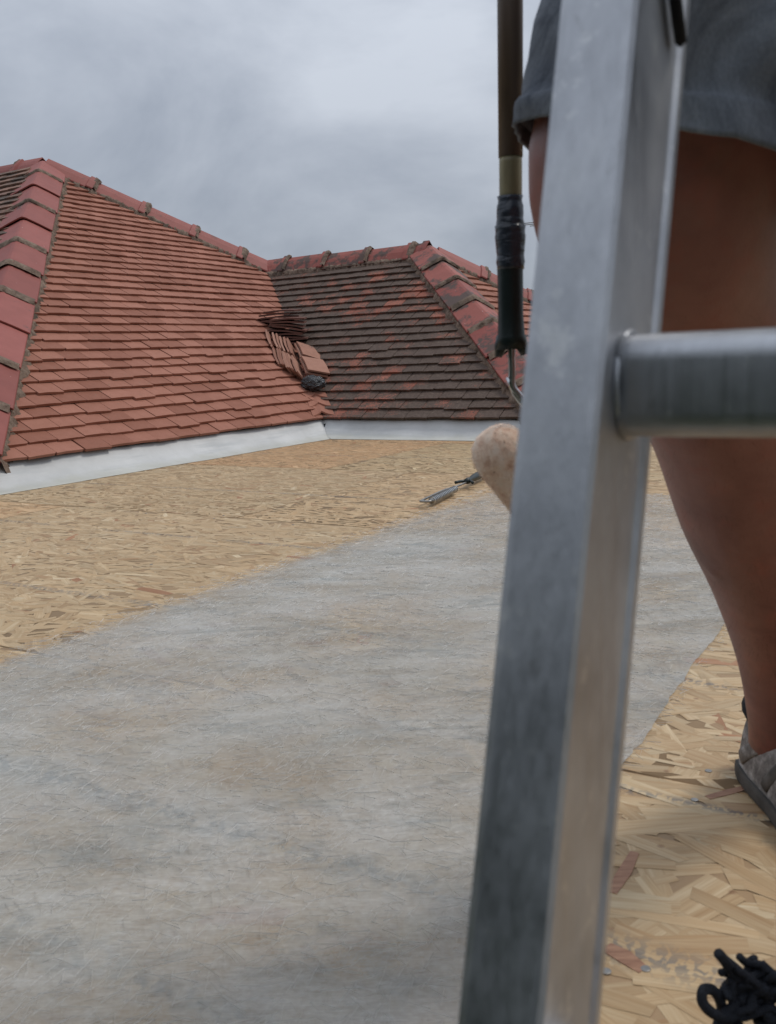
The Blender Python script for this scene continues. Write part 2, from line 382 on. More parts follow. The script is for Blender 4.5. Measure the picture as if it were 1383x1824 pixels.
# dark foliage added out of view behind the camera to darken the ladder's reflections
n = 9000; hx = rng.uniform(-9, 9, n); hz_ = -2.7+5.0*rng.random(n)**.8; hd = 3.2+.5*rng.random(n)+.35*np.array([noise.noise(Vector((x*.8, 0, z*.8))) for x, z in zip(hx, hz_)])
hv = np.zeros((n, 4, 3)); c0 = np.stack([hx*B.x-hd*A.x, hx*B.y-hd*A.y, hz_], 1)
for k in range(4): hv[:, k] = c0+rng.normal(0, .13, (n, 3))
me = bpy.data.meshes.new('unseen_hedge'); me.from_pydata(hv.reshape(-1, 3).tolist(), [], [(4*i, 4*i+1, 4*i+2, 4*i+3) for i in range(n)]); me.update()
LEAF = m_simple('unseen_hedge_leaf', (.045, .07, .03), .7, 0, 3, .5)
hg = link_mesh('unseen_hedge', me, LEAF); tag(hg, 'unseen dark green foliage added behind the viewer to darken reflections in the ladder', 'unseen_hedge')
hb_ = mesh('unseen_hedge_back', [tuple(W(-3.9, q, z_)) for q, z_ in ((-9, -2.7), (9, -2.7), (9, 2.1), (-9, 2.1))], [(0, 1, 2, 3)], LEAF, hg)  # flat backing sheet of the added foliage, also out of view

# ================================================================= roof deck of OSB boards
deck = empty('roof_deck', W(2.6, -1, -.02), kind='structure')
PAL = np.array([[.60, .44, .27], [.66, .50, .32], [.55, .39, .23], [.72, .57, .38], [.48, .32, .18], [.62, .49, .33], [.40, .24, .13], [.42, .20, .11], [.78, .65, .46]])
PW = np.array([.22, .2, .16, .13, .09, .1, .04, .009, .04])
PM = (PAL*PW[:, None]).sum(0)/PW.sum(); PAL = (PM+(PAL-PM)*np.array([.55]*5+[.55, .75, 1., .8])[:, None])*np.array([.89, .895, .915])
Mba = np.array([[B.x, B.y], [A.x, A.y]])
def osb_board(a0, a1, b0, b1, tint, clipL=False):
    gap = .0026
    a0 += gap; a1 -= gap; b0 += gap; b1 -= gap
    area = (a1-a0)*(b1-b0); ac_ = (a0+a1)/2
    cov = 2.6 if ac_ < 2.6 else 2.0
    n = int(area*cov/(.085*.017)/(1.5 if ac_ < 1.2 else (1. if ac_ < 2.6 else .62)))
    big = 1.28 if ac_ < 1.2 else (.95 if ac_ < 2.6 else .75)
    L = big*rng.uniform(.05, .14, n); Wd = big*rng.uniform(.008, .032, n)*rng.uniform(.7, 1.2, n); ang = rng.normal(0, .55, n); k = rng.random(n) < .18; ang[k] = rng.uniform(-1.57, 1.57, k.sum())
    ca = rng.uniform(a0, a1, n); cb = rng.uniform(b0, b1, n)
    e1 = rng.uniform(-.5, .5, n); e2 = rng.uniform(-.5, .5, n)
    h = L/2; q = Wd/2
    lx = np.stack([-h, -h+e1*Wd*1.2+Wd*.6, h*.1, h-np.abs(e2)*Wd, h, h*.0, ], 1)
    lx = np.stack([-h+np.abs(e1)*.02, 0*h, h-np.abs(e2)*.012, h, .2*h, -h], 1)
    ly = np.stack([-q, -q*rng.uniform(.9, 1.15, n), -q*rng.uniform(.6, 1, n), q*rng.uniform(.5, 1, n), q*rng.uniform(.9, 1.1, n), q*rng.uniform(.5, 1, n)], 1)
    c, s = np.cos(ang)[:, None], np.sin(ang)[:, None]
    pb = np.clip(cb[:, None]+lx*c-ly*s, b0, b1); pa = np.clip(ca[:, None]+lx*s+ly*c, a0, a1)
    z = rng.uniform(.0001, .0008, n)[:, None]+lx/h[:, None]*rng.normal(0, .00010, n)[:, None]+ly/q[:, None]*rng.normal(0, .00008, n)[:, None]
    z = np.clip(z, .00005, .0019)
    X = pb*B.x+pa*A.x; Y = pb*B.y+pa*A.y
    V = np.stack([X, Y, z], 2).reshape(-1, 3)
    bv = np.array([tuple(W(a_, b_, zz)) for zz in (-.018, 0) for a_, b_ in ((a0, b0), (a0, b1), (a1, b1), (a1, b0))])
    V = np.vstack([V, bv]); nf = n; o = n*6
    me = bpy.data.meshes.new('osb_board'); bf = [(0, 3, 2, 1), (4, 5, 6, 7), (0, 1, 5, 4), (1, 2, 6, 5), (2, 3, 7, 6), (3, 0, 4, 7)]
    loops = np.concatenate([np.arange(n*6), np.array(bf).ravel()+o]).astype(np.int32)
    starts = np.concatenate([np.arange(n)*6, n*6+np.arange(6)*4]).astype(np.int32)
    me.vertices.add(len(V)); me.vertices.foreach_set('co', V.ravel()); me.loops.add(len(loops)); me.loops.foreach_set('vertex_index', loops)
    me.polygons.add(n+6); me.polygons.foreach_set('loop_start', starts); me.update(calc_edges=True)
    uv = me.uv_layers.new(name='fu'); off = rng.uniform(0, 40, (n, 1))
    U = np.stack([lx+off, ly+off*.37], 2).reshape(-1, 2); U = np.vstack([U, np.zeros((24, 2))]); uv.data.foreach_set('uv', U.ravel())
    PLm = PM*np.array([.89, .895, .915]); cs_ = .8 if ac_ < 1.2 else .8
    pc = (PLm+(PAL[rng.choice(len(PAL), n, p=PW/PW.sum())]-PLm)*cs_)*rng.uniform(.88, 1.1, (n, 1))*np.array(tint)
    C4 = np.ones((n+6, 4)); C4[:n, :3] = pc; C4[n:, :3] = (.42, .30, .18)
    fc = me.attributes.new('fc', 'FLOAT_COLOR', 'FACE'); fc.data.foreach_set('color', C4.ravel())
    me.materials.append(OSB); o_ = link_mesh('osb_board', me, None, deck); return o_
rows = [DECK_A0, 1.05, 2.335, 3.56, 4.80, A_C+.08]
joint = [[-6.2, -4.1, -1.66, .78, DECK_B1], [-6.2, -5.3, -2.86, -.42+.9, DECK_B1], [-3.7, -2.02, .42, DECK_B1], [-3.7, -2.50, -.06, DECK_B1], [-3.7, -1.3, DECK_B1]]
tl = [(1.02, .98, .93), (1, .97, .92), (.96, .96, .90), (1.0, .93, .84), (.93, .94, .9), (.97, .95, .88)]
for i in range(5):
    for j in range(len(joint[i])-1):
        t = tl[(i*2+j) % 6]
        if i == 3 and j == 0: t = (.98, .86, .74)
        if i == 3 and j == 1: t = (.92, .93, .86)
        if i == 4 and j == 0: t = (.97, .86, .74)
        osb_board(rows[i], rows[i+1], joint[i][j], joint[i][j+1], t)

# a few broad reddish strands lying proud in the near boards
RED = Mat('reddish_strand', .65, spec=.3); q_ = RED.noise(RED.geo((30, 220, 1), (0, 0, .7)), 1, 4); RED.col(RED.ramp(q_, [(.3, (.24, .12, .075)), (.7, (.42, .24, .15))]))
for (a0, b0, a1, b1, w_) in ((0.788, -0.244, 0.869, -0.244, 0.013), (0.709, -0.225, 0.694, -0.188, 0.017), (1.022, -0.204, 1.072, -0.166, 0.011)):
    d_ = Vector((b1-b0, a1-a0)).normalized(); nx, ny = -d_.y*w_/2, d_.x*w_/2
    pts = [(b0+nx, a0+ny*.6), (b0-nx*.7, a0-ny), ((b0+b1)/2-nx*1.1, (a0+a1)/2-ny), (b1-nx*.5, a1-ny), (b1+nx*.9, a1+ny*.4), ((b0+b1)/2+nx, (a0+a1)/2+ny*1.1)]
    mesh('wood_strand', [W(y, x, .0013) for x, y in pts]+[W(y, x, .0004) for x, y in pts], [tuple(range(6)), (11, 10, 9, 8, 7, 6)]+[(i, i+6, (i+1) % 6+6, (i+1) % 6) for i in range(6)], RED.m, deck)
# screw heads in rows along the board joints
def screw(a_, b_):
    v, f = tube([W(a_, b_, .0002), W(a_, b_, .0014), W(a_, b_, .0017)], [.0042, .0042, .0030], 14); m_ = MB(); m_.add(v, f); return m_.build('screw_head', STEELD, deck)
screw(0.694, -0.186)
for a_ in (.68, 1.02, 1.08, 1.70, 2.30, 2.37):
    for b_ in (-.20, .12, -1.75, -2.1, -2.4): screw(a_+random.uniform(-.012, .012), b_+random.uniform(-.02, .02))

# ---- glass fibre mat laid over the boards
MA0, MA1 = .215, 3.2
def mat_edges(a):
    l = -1.435+.022*noise.noise(Vector((a*2.1, 3, 0)))+.010*noise.noise(Vector((a*11, 7, 0)))+.005*noise.noise(Vector((a*40, 7, 0)))
    r = -.318+.18*max(0, 1.0-a)+.014*noise.noise(Vector((a*2.3, 9, 0)))+.008*noise.noise(Vector((a*9, 1, 0)))+.004*noise.noise(Vector((a*40, 1, 0)))
    return l, r
v = []; f = []; na, nb = 240, 90
for i in range(na+1):
    a_ = MA0+(MA1-MA0)*i/na; l, r = mat_edges(a_)
    for j in range(nb+1):
        t = j/nb; b_ = l+(r-l)*t; aa = a_+(.03*noise.noise(Vector((b_*6, 0, 5))) if i == na else 0)
        h = .0042+.0016*noise.noise(Vector((aa*5, b_*5, 0)))+.0009*noise.noise(Vector((aa*17, b_*17, 3)))
        ed = min(t, 1-t, (na-i)/na*2.5)*12; h = .0023+(h-.0023)*min(1, ed)
        v.append(W(aa, b_, h))
for i in range(na):
    for j in range(nb): k = i*(nb+1)+j; f.append((k, k+1, k+nb+2, k+nb+1))
gm = mesh('fibreglass_mat', v, f, MATM, None, True)
if gm.data.polygons[0].normal.z < 0: gm.data.flip_normals()
tag(gm, 'translucent white strip of fibreglass matting laid over the OSB boards', 'fibreglass mat')
n = 24000
u_ = rng.random(n)**1.5; aa = MA0+(MA1-MA0)*u_; bb = rng.uniform(-1.46, -.30, n)+.0; bb = np.where(bb < -1.45, bb-np.abs(rng.normal(0, .006, n)), bb); L = rng.uniform(.008, .035, n)/2; an = rng.uniform(0, pi, n); wd = rng.uniform(.00002, .00005, n)*(.55+aa*.75)
dx, dy = np.cos(an), np.sin(an); bow = rng.normal(0, .0015, n)
V = np.zeros((n, 4, 3))
for k, (s_, wv) in enumerate(((-1, -1), (1, -1), (1, 1), (-1, 1))):
    pb = bb+dx*L*s_-dy*(wd*wv+(bow if s_ == 0 else 0)); pa = aa+dy*L*s_+dx*(wd*wv+(bow if s_ == 0 else 0)); pa = np.maximum(pa, MA0)
    V[:, k, 0] = pb*B.x+pa*A.x; V[:, k, 1] = pb*B.y+pa*A.y; V[:, k, 2] = .0056+rng.random(n)*.0009+(.0004 if wv > 0 else 0)
me = bpy.data.meshes.new('glass_strands'); me.vertices.add(n*4); me.vertices.foreach_set('co', V.ravel()); me.loops.add(n*4); me.loops.foreach_set('vertex_index', np.arange(n*4, dtype=np.int32))
me.polygons.add(n); me.polygons.foreach_set('loop_start', np.arange(n, dtype=np.int32)*4); me.update(calc_edges=True)
st = link_mesh('glass_strands', me, FIBM, gm); st['kind'] = 'stuff'

# ================================================================= flashing
def flashing(pts, name, label):
    """pts: list of (a,b, outward a, outward b) along the foot line"""
    prof = [(-.10, .136), (-.03, .127), (.004, .108), (.050, .062), (.095, .024), (.125, .0095), (.16, .0046), (.185, .0032)]
    v = []; f = []; m = len(prof)
    for i, (a_, b_, oa, ob, mi) in enumerate(pts):
        for j, (o_, z_) in enumerate(prof):
            k = o_*mi+.006*noise.noise(Vector((a_*3, b_*3, j*.3)))*(1.5 if j < 5 else 3.0)+(.006*noise.noise(Vector((a_*17, b_*17, 3.))) if j > 5 else 0)
            v.append(W(a_+oa*k, b_+ob*k, z_+(.010*noise.noise(Vector((a_*5, b_*5, 9+j*.4))) if 1 < j < 5 else 0)))
    for i in range(len(pts)-1):
        for j in range(m-1): k = i*m+j; f.append((k, k+1, k+m+1, k+m))
    o = mesh(name, v, f, FLASH, None, True); orient(o.data)
    if sum(p.normal.z for p in o.data.polygons) < 0: o.data.flip_normals()
    md = o.modifiers.new('s', 'SOLIDIFY'); md.thickness = .002; md.offset = -1
    return tag(o, label, 'flashing')
BF = B_C+.005; AF = A_C-.005; AE = A_E0+.0
pl = []
nn = 60
for i in range(nn+1):
    a_ = AE+(AF-AE)*i/nn; pl.append((a_, BF, 0 if 0 < i < nn else (-1 if i == nn else -1), 1, 1))
pl2 = [(AE, b_, -1, 0, 1) for b_ in np.linspace(DECK_BL, BF-.1, 20)]
flashing(pl2+pl, 'flashing', 'pale grey flashing under the clean red tiles of the left eave')
pr = [(AF, BF+(-1.86-BF)*i/40, -1, 1 if i == 0 else 0, 1) for i in range(41)]
flashing(pr, 'flashing', 'pale grey flashing under the dark weathered tiles of the far eave')

# ================================================================= tiled roofs
roof1 = empty('tiled_roof', W(A_P, B_P, 0), 'large hipped roof of clean salmon red plain tiles on the left', 'roof', 'tiled roofs beside the deck')
roof2 = empty('tiled_roof', W(A_V, B_V+.5, 0), 'lower hipped roof of dark mossy weathered tiles behind the deck', 'roof', 'tiled roofs beside the deck')
TW, TL, TT, GA, KT = .165, .265, .0145, .100, .150
def tile_local(poly):
    """poly in tile coords (x across, y upslope). returns verts, faces of a slab with the lap tilt"""
    n = len(poly); top = []; bot = []
    for x, y in poly:
        z_ = .036-KT*y+.0022*(1-(x/.083)**2)
        bot.append((x, y, z_)); top.append((x, y, z_+TT))
    f = [tuple(range(n, 2*n)), tuple(range(n-1, -1, -1))]+[(i, (i+1) % n, (i+1) % n+n, i+n) for i in range(n)]
    return bot+top, f
def clip(poly, region):
    out_ = poly
    n = len(region)
    for i in range(n):
        (x1, y1), (x2, y2) = region[i], region[(i+1) % n]
        nx, ny = -(y2-y1), (x2-x1); inp = out_; out_ = []
        for k in range(len(inp)):
            p, q = inp[k-1], inp[k]; dp = (p[0]-x1)*nx+(p[1]-y1)*ny; dq = (q[0]-x1)*nx+(q[1]-y1)*ny
            if dp*dq < 0: t = dp/(dp-dq); out_.append((p[0]+(q[0]-p[0])*t, p[1]+(q[1]-p[1])*t))
            if dq >= 0: out_.append(q)
        if not out_: return []
    return out_
VAR = []
for k in range(12):
    r_ = random.Random(k); hw = .0803
    p = [(-hw, r_.uniform(-.0018, .0018)), (-hw*.3, r_.uniform(-.002, .001)), (hw*.35, r_.uniform(-.002, .001)), (hw, r_.uniform(-.0018, .0018)), (hw, TL), (-hw, TL)]
    if k in (5, 9): p[3] = (hw*.86, -.0); p.insert(4, (hw, .011))
    if k == 7: p[0] = (-hw, .009); p.insert(1, (-hw*.82, .0005))
    VAR.append(p)
VMESH = {}
def tile_face(root, O, U, Wv, region, mat, rows, keep, slip=0., off=0., us=(-9, 9), sag=0.):
    """O origin at eave, U along the eave, Wv upslope; region = ccw polygon in (u,w)"""
    Nn = U.cross(Wv).normalized()
    singles = []; stuff = MB(); rn = []
    for i in range(rows):
        y0 = i*GA-.004
        shift = (TW/2 if i % 2 else 0)+off
        u = us[0]+shift
        while u < us[1]:
            u += TW
            rr = random.Random(hash((round(u, 3), i, mat.name)) & 0xffffff)
            dy = rr.gauss(0, .0022); rot = rr.gauss(0, .006); dz = abs(rr.gauss(0, .0012))
            if rr.random() < slip and i < 9: dy -= rr.uniform(.006, .022); rot += rr.gauss(0, .02); dz += .003
            if i == 0: dy = max(dy, -.012)
            vi = rr.randrange(12); P = VAR[vi]
            ww = [(u+x*cos(rot)-y*sin(rot), y0+dy+x*sin(rot)+y*cos(rot)) for x, y in P]
            tilt_y = 0
            c = clip(ww, region)
            if len(c) < 3: continue
            full = len(c) == len(ww) and all(abs(c_[0]-w_[0])+abs(c_[1]-w_[1]) < 1e-6 for c_, w_ in zip(sorted(c), sorted(ww)))
            ar = abs(sum(c[k-1][0]*c[k][1]-c[k][0]*c[k-1][1] for k in range(len(c))))/2
            if ar < .0012: continue
            wav = .009*noise.noise(Vector((u*1.1, i*.16, mat.name.__len__())))*(1+sag)
            pos = O+U*u+Wv*(y0+dy)+Nn*(dz+wav)
            X = (U*cos(rot)+Wv*sin(rot)); Yv = (-U*sin(rot)+Wv*cos(rot))
            Mx = Matrix((X, Yv, Nn)).transposed().to_4x4(); Mx.translation = pos
            if not full:
                loc = []
                for x, y in c:
                    dx_, dy_ = x-u, y-(y0+dy); loc.append((dx_*cos(rot)+dy_*sin(rot), -dx_*sin(rot)+dy_*cos(rot)))
                if len(loc) > 3 or True:
                    s_ = sum(loc[k-1][0]*loc[k][1]-loc[k][0]*loc[k-1][1] for k in range(len(loc)))
                    if s_ < 0: loc.reverse()
                vv, ff = tile_local(loc)
            else: loc = None; vv, ff = tile_local(P)
            singles.append((i, full, vi, vv, ff, Mx))
    cnt = 0
    for (i, full, vi, vv, ff, Mx) in singles:
        if cnt < keep:
            cnt += 1
            if full:
                key = (mat.name, vi)
                if key not in VMESH:
                    me = bpy.data.meshes.new('tile'); me.from_pydata(vv, [], ff); me.materials.append(mat); me.update(); VMESH[key] = me
                me = VMESH[key]
            else:
                me = bpy.data.meshes.new('tile'); me.from_pydata(vv, [], ff); me.materials.append(mat); me.update()
            o = bpy.data.objects.new('tile', me); COL.objects.link(o); o.parent = root
            o.matrix_parent_inverse = Matrix.Translation(-Vector(root.location)); o.matrix_basis = Mx
        else:
            stuff.add([Mx @ Vector(p) for p in vv], ff); rn += [random.random()]*len(ff)
    if stuff.v:
        o = stuff.build('tiles', mat, root); o['kind'] = 'stuff'
        at = o.data.attributes.new('rnd', 'FLOAT', 'FACE'); at.data.foreach_set('value', rn)
    return cnt
cs, sn = cos(TH), sin(TH)
WL = (-B*cs+Z*sn); WR = (A*cs+Z*sn); WRR = (-B*cs+Z*sn); WE = (A*cs+Z*sn)
def run(x): return x/cs           # plan run -> slope length
# left face (hip end of the main roof, falls towards +b).  u along A from E0
wid = A_C-A_E0
regL = [(-.02, -.06), (wid+.02, -.06), (wid+RV-.0, run(RV)), (RP, run(RP)), ]
regL = [(-.03, -.06), (wid-.03, -.06), (wid+RV-.03, run(RV)), (RP+.14, run(RP)-.0), (RP+.08, run(RP))]
OL = W(A_E0, B_C, EZ-.026)
tile_face(roof1, OL, A, WL, regL, TILE_R, 39, 300, slip=.16, off=.02, us=(-.4, 6))
# wing front face (falls towards -a). u along B from C ; +u right. region parallelogram leaning to -b
w2 = B_A2-B_V
reg2 = [(.03, -.06), (w2+.02, -.06), (w2+.02-RV, run(RV)-.03), (.03-RV, run(RV)-.03)]
O2 = W(A_C, B_C, EZ-.026)
tile_face(roof2, O2, B, WR, reg2, TILE_W, 23, 300, slip=.06, off=.05, us=(-2.6, 3.4))
# wing right face: eave line b = B_E2, falls +b ; u along A
B_E2 = B_C+w2
O3 = W(A_C, B_E2, EZ-.026)
reg3 = [(-.02, -.06), (2*RV+.02, -.06), (RV+.01, run(RV)-.03), (RV-.01, run(RV)-.03)]
tile_face(roof2, O3, A, WRR, reg3, TILE_R, 23, 0, off=0, us=(-.4, 4.2))
# main roof near face: eave a = A_E0, falls -a; u along B from E0, to the left
O4 = W(A_E0, B_C, EZ-.026)
reg4 = [(-6.5, -.06), (.02, -.06), (-RP+.02, run(RP)-.03), (-6.5, run(RP)-.03)]
tile_face(roof1, O4, B, WE, reg4, TILE_G, 39, 0, us=(-6.9, .4))
def slab(pts, name, mat, parent):
    return mesh(name, pts, [tuple(range(len(pts)))], mat, parent)
D = -.028
def pt(a, b, z): return W(a, b, z-.05)
BIG = -13.1
# felt/batten deck under the tiles and the rear slopes
slab([pt(A_E0, B_C, EZ), pt(A_C, B_C, EZ), pt(A_V, B_V, ZV), pt(A_P, B_P, ZP)], 'roof_deck_board', SUBST, roof1)
slab([pt(A_E0, BIG, EZ), pt(A_E0, B_C, EZ), pt(A_P, B_P, ZP), pt(A_P, BIG, ZP)], 'roof_deck_board', SUBST, roof1)
slab([pt(A_P, B_P, ZP+.05), pt(A_P+RP, B_C, EZ+.05), pt(A_P+RP, BIG, EZ+.05), pt(A_P, BIG, ZP+.05)], 'rear_slope', TILE_G, roof1)
slab([pt(A_C, B_C, EZ), pt(A_C, B_E2, EZ), pt(A_V, B_A2, ZV), pt(A_V, B_V, ZV)], 'roof_deck_board', SUBST, roof2)
slab([pt(A_C, B_E2, EZ), pt(A_C+2*RV, B_E2, EZ), pt(A_V, B_A2, ZV)], 'roof_deck_board', SUBST, roof2)
slab([pt(A_V, B_A2, ZV+.05), pt(A_C+2*RV, B_E2, EZ+.05), pt(A_C+2*RV, B_V, EZ+.05), pt(A_V, B_V, ZV+.05)], 'rear_slope', TILE_G, roof2)
# house walls under the eaves
hw1 = prism([(A_E0+.15, BIG), (A_E0+.15, B_C-.12), (A_P+RP-.2, B_C-.12), (A_P+RP-.2, BIG)], -2.7, EZ-.06, 'wall', WALL, roof1)
hw2 = prism([(A_C+.12, B_C-.1), (A_C+.12, B_E2-.15), (A_C+2*RV-.2, B_E2-.15), (A_C+2*RV-.2, B_C-.1)], -2.7, EZ-.06, 'wall', WALL, roof2)
# thin black strips under the eave tiles
def strip(a0, b0, a1, b1, name, root):
    v = []; f = []; n = 50
    d = W(a1-a0, b1-b0); d.normalize(); o_ = -d.cross(Z)
    for i in range(n+1):
        t = i/n; p = W(a0+(a1-a0)*t, b0+(b1-b0)*t, 0); jit = .004*noise.noise(Vector((t*14, 2, 0)))
        for oo, z_ in ((-.004, EZ+.008+jit), (.001, EZ-.001+jit*1.2), (-.06, EZ-.006)): v.append(p+o_*oo+Z*z_)
    for i in range(n):
        for j in range(2): k = i*3+j; f.append((k, k+1, k+4, k+3))
    return mesh(name, v, f, EAVE_BLACK, root)
strip(A_C-.02, B_C+.0, A_E0-.02, B_C+.0, 'eave_strip', roof1)
strip(A_C-.0, B_E2+.02, A_C-.0, B_C+.02, 'eave_strip', roof2)

# ---- ridge and hip tiles
def ridge_run(root, P0, P1, nL, nR, mat, pitch=.45, first=None, angular=True, collar=False, mortar_every=1., wing=.185, lift=.055, end=None, labels=None, seed=1):
    """V- or half-round tiles from P0 (top) to P1. nL,nR outward horizontal wing directions lying in the slopes"""
    r_ = random.Random(seed); P0 = Vector(P0); P1 = Vector(P1); d = (P1-P0); Ln = d.length; d.normalize()
    s = 0.; k = 0
    up_ = (Z-d*Z.dot(d)).normalized()
    lift += .012
    wl, wr = nL, nR
    def section(c, ww, lf, n=5, rnd=.022):
        # left wing edge .. crest .. right wing edge
        L_ = c+wl*ww+up_*(lf-.01); R_ = c+wr*ww+up_*(lf-.01); Cc = c+up_*(lf+ (.012 if angular else .03))
        pts = []
        if angular:
            a1 = Cc+(L_-Cc)*.12; a2 = Cc+(R_-Cc)*.12
            return [L_, Cc+(L_-Cc)*.55+up_*.002, a1, Cc-up_*.006, a2, Cc+(R_-Cc)*.55+up_*.002, R_]
        a1 = Cc+(L_-Cc)*.35+up_*.022; a2 = Cc+(R_-Cc)*.35+up_*.022
        return [L_, L_+(a1-L_)*.6+up_*.008, a1, Cc+up_*.012, a2, R_+(a2-R_)*.6+up_*.008, R_]
    while s < Ln-.05:
        l = (first if (k == 0 and first) else pitch)*r_.uniform(.95, 1.05); e_ = min(s+l, Ln)
        lap = .03
        rl = r_.uniform(-.004, .004); sk = r_.uniform(-.006, .006)
        side = (wl-wr).normalized()
        v = []; m = 7
        secs = [(s+.004, wing*.97, lift-.004), (s+(e_-s)*.5, wing, lift+.002), (e_+lap*.3, wing*1.03, lift+.013)]
        if collar: secs = [(s+.004, wing*.94, lift-.006), (e_-.05, wing*.96, lift), (e_-.046, wing*1.06, lift+.016), (e_+.012, wing*1.06, lift+.016)]
        for (q, ww, lf) in secs: v += section(P0+d*q+side*sk*(q-s)/l, ww, lf+rl)
        th = .014; nv = len(v); v += [p-up_*th for p in v]
        f = []
        ns = len(secs)
        for i in range(ns-1):
            for j in range(m-1):
                q = i*m+j; f.append((q, q+1, q+m+1, q+m)); f.append((q+nv, q+m+nv, q+m+1+nv, q+1+nv))
            f.append((i*m, i*m+m, i*m+m+nv, i*m+nv)); q = i*m+m-1; f.append((q, q+nv, q+m+nv, q+m))
        for i in (0, ns-1):
            for j in range(m-1):
                q = i*m+j; ff = (q, q+nv, q+1+nv, q+1); f.append(ff if i == 0 else ff[::-1])
        o = mesh('ridge_tile', v, f, mat, root); orient(o.data); bevel(o, .004, 2)
        # mortar collar across the joint
        if r_.random() < mortar_every and e_ < Ln-.12:
            wj = r_.uniform(.026, .046)
            nseg = 26; rows_ = [(-wj*.5, .006), (-wj*.2, .020), (wj*.5, .020), (wj*1.1, .004)]
            vv = []; ff = []
            for (q, hh) in rows_:
                ss = section(P0+d*(e_+q), wing*.98, lift+rl)
                for t in range(nseg+1):
                    x = t/nseg*(m-1); i0 = min(int(x), m-2); p = ss[i0].lerp(ss[i0+1], x-i0)
                    nz = noise.noise(p*38)*.010+noise.noise(p*90)*.006
                    vv.append(p+up_*(hh+nz*.8)+d*nz*1.3)
            for i in range(len(rows_)-1):
                for t in range(nseg): q = i*(nseg+1)+t; ff.append((q, q+1, q+nseg+2, q+nseg+1))
            mo = mesh('mortar_joint', vv, ff, MORTAR, o, True); orient(mo.data)
            if sum(p.normal.dot(up_) for p in mo.data.polygons) < 0: mo.data.flip_normals()
        s = e_; k += 1
    # rough mortar bedding down both sides
    nb_ = int((Ln-.12)/.014)
    for wv in (wl, wr):
        vv = []; ff = []
        cols = [(.82, .045), (.93, .054), (1.01, .044), (1.09, .020), (1.17, -.02)]
        for i in range(nb_+1):
            for j, (q, hh) in enumerate(cols):
                c = P0+d*((Ln-.10)*i/nb_)
                p = c+wv*wing*q
                nz = noise.noise(p*24)*.012+noise.noise(p*75)*.014
                vv.append(p+up_*(hh-.003+nz)+wv*nz*(1.4 if j > 1 else .2))
        m_ = len(cols)
        for i in range(nb_):
            for j in range(m_-1): q = i*m_+j; ff.append((q, q+1, q+m_+1, q+m_))
        mo = mesh('mortar_bedding', vv, ff, MORTAR, root, True); orient(mo.data)
        if sum(p.normal.dot(up_) for p in mo.data.polygons) < 0: mo.data.flip_normals()
def inslope(d_down, side):  # direction lying in the slope, perpendicular to hip line
    return side
hipn = lambda Wvec, U_, dline: None
def wingdir(dline, W_up, U_, sign):
    """unit vector in the plane (U_,W_up), perpendicular to dline, pointing sign*U_"""
    Nn = U_.cross(W_up).normalized(); q = Nn.cross(dline).normalized()
    return q if q.dot(U_)*sign > 0 else -q
Pp = W(A_P, B_P, ZP); Vp = W(A_V, B_V, ZV); A2p = W(A_V, B_A2, ZV)
E0p = W(A_E0, B_C, EZ); E2p = W(A_C, B_E2, EZ)
dn = (E0p-Pp).normalized()
ridge_run(roof1, Pp+dn*.02, E0p, wingdir(dn, WE, B, -1), wingdir(dn, WL, A, 1), RIDGE, .45, first=.38, mortar_every=.68, wing=.20, lift=.062, seed=4)
ds = (Vp-Pp).normalized()
WB = (-A*cs+Z*sn)
ridge_run(roof1, Pp+ds*.0, Vp+ds*.05, wingdir(ds, WL, A, -1), wingdir(ds, WB, B, -1), RIDGE, .45, first=.42, angular=False, collar=True, wing=.15, lift=.045, seed=5)
dr = -B
ridge_run(roof1, Pp, Pp-B*5.8, -WE, -WB, RIDGE, .45, first=.3, angular=False, collar=True, wing=.15, lift=.045, seed=6)
d2 = (A2p-Vp).normalized()
ridge_run(roof2, Vp+d2*-.02, A2p, -WR, -WB, RIDGE_W, .445, first=.29, angular=False, collar=True, wing=.145, lift=.045, seed=8)
d3 = (E2p-A2p).normalized()
ridge_run(roof2, A2p+d3*.0, E2p, wingdir(d3, WR, B, -1), wingdir(d3, WRR, A, 1), RIDGE_W, .41, first=.36, mortar_every=1., wing=.185, lift=.062, seed=13)
E4p = W(A_C+2*RV, B_E2, EZ); d4 = (E4p-A2p).normalized()
ridge_run(roof2, A2p+d4*.05, E4p, wingdir(d4, WRR, A, -1), wingdir(d4, WB, B, -1), RIDGE, .45, angular=False, collar=True, wing=.14, lift=.045, seed=10)

# ---- swept valley tiles at the foot of the valley, smaller mitred ones above
vd = (Vp-W(A_C, B_C, EZ)).normalized()
for i in range(7):
    c = W(A_C, B_C, EZ-.020)+vd*((i*GA-.006)/cs*1.0*cs*(vd.length))*((Vp-W(A_C, B_C, EZ)).length/run(RV))
    sL = -A*.105; sR = B*.105
    upv = vd; v = []
    lift = .046
    n = 6; kk = (Vp-W(A_C, B_C, EZ)).length/run(RV)
    prof = []
    for t in range(n+1):
        x = -1+2*t/n; ax = abs(x)
        base = (sL if x < 0 else sR)*ax
        sink = Z*(lift+.012+.022*(1-ax)**2*1.0 - .004*ax)
        prof.append((base, sink, ax))
    for L_, dz in ((0, 0), (.16*kk, -.018)):
        for base, sink, ax in prof: v.append(c+base+sink+vd*L_+Z*dz)
    m = n+1; nv = len(v); v += [p-Z*.012 for p in v]; f = []
    for j in range(n): f += [(j, j+1, j+1+m, j+m), (j+nv, j+m+nv, j+1+m+nv, j+1+nv), (j, j+nv, j+1+nv, j+1)]
    f += [(0, m, m+nv, nv), (m-1, m-1+nv, 2*m-1+nv, 2*m-1)]
    o = mesh('valley_tile', v, f, TILE_R if i < 4 else TILE_W, roof1); orient(o.data)

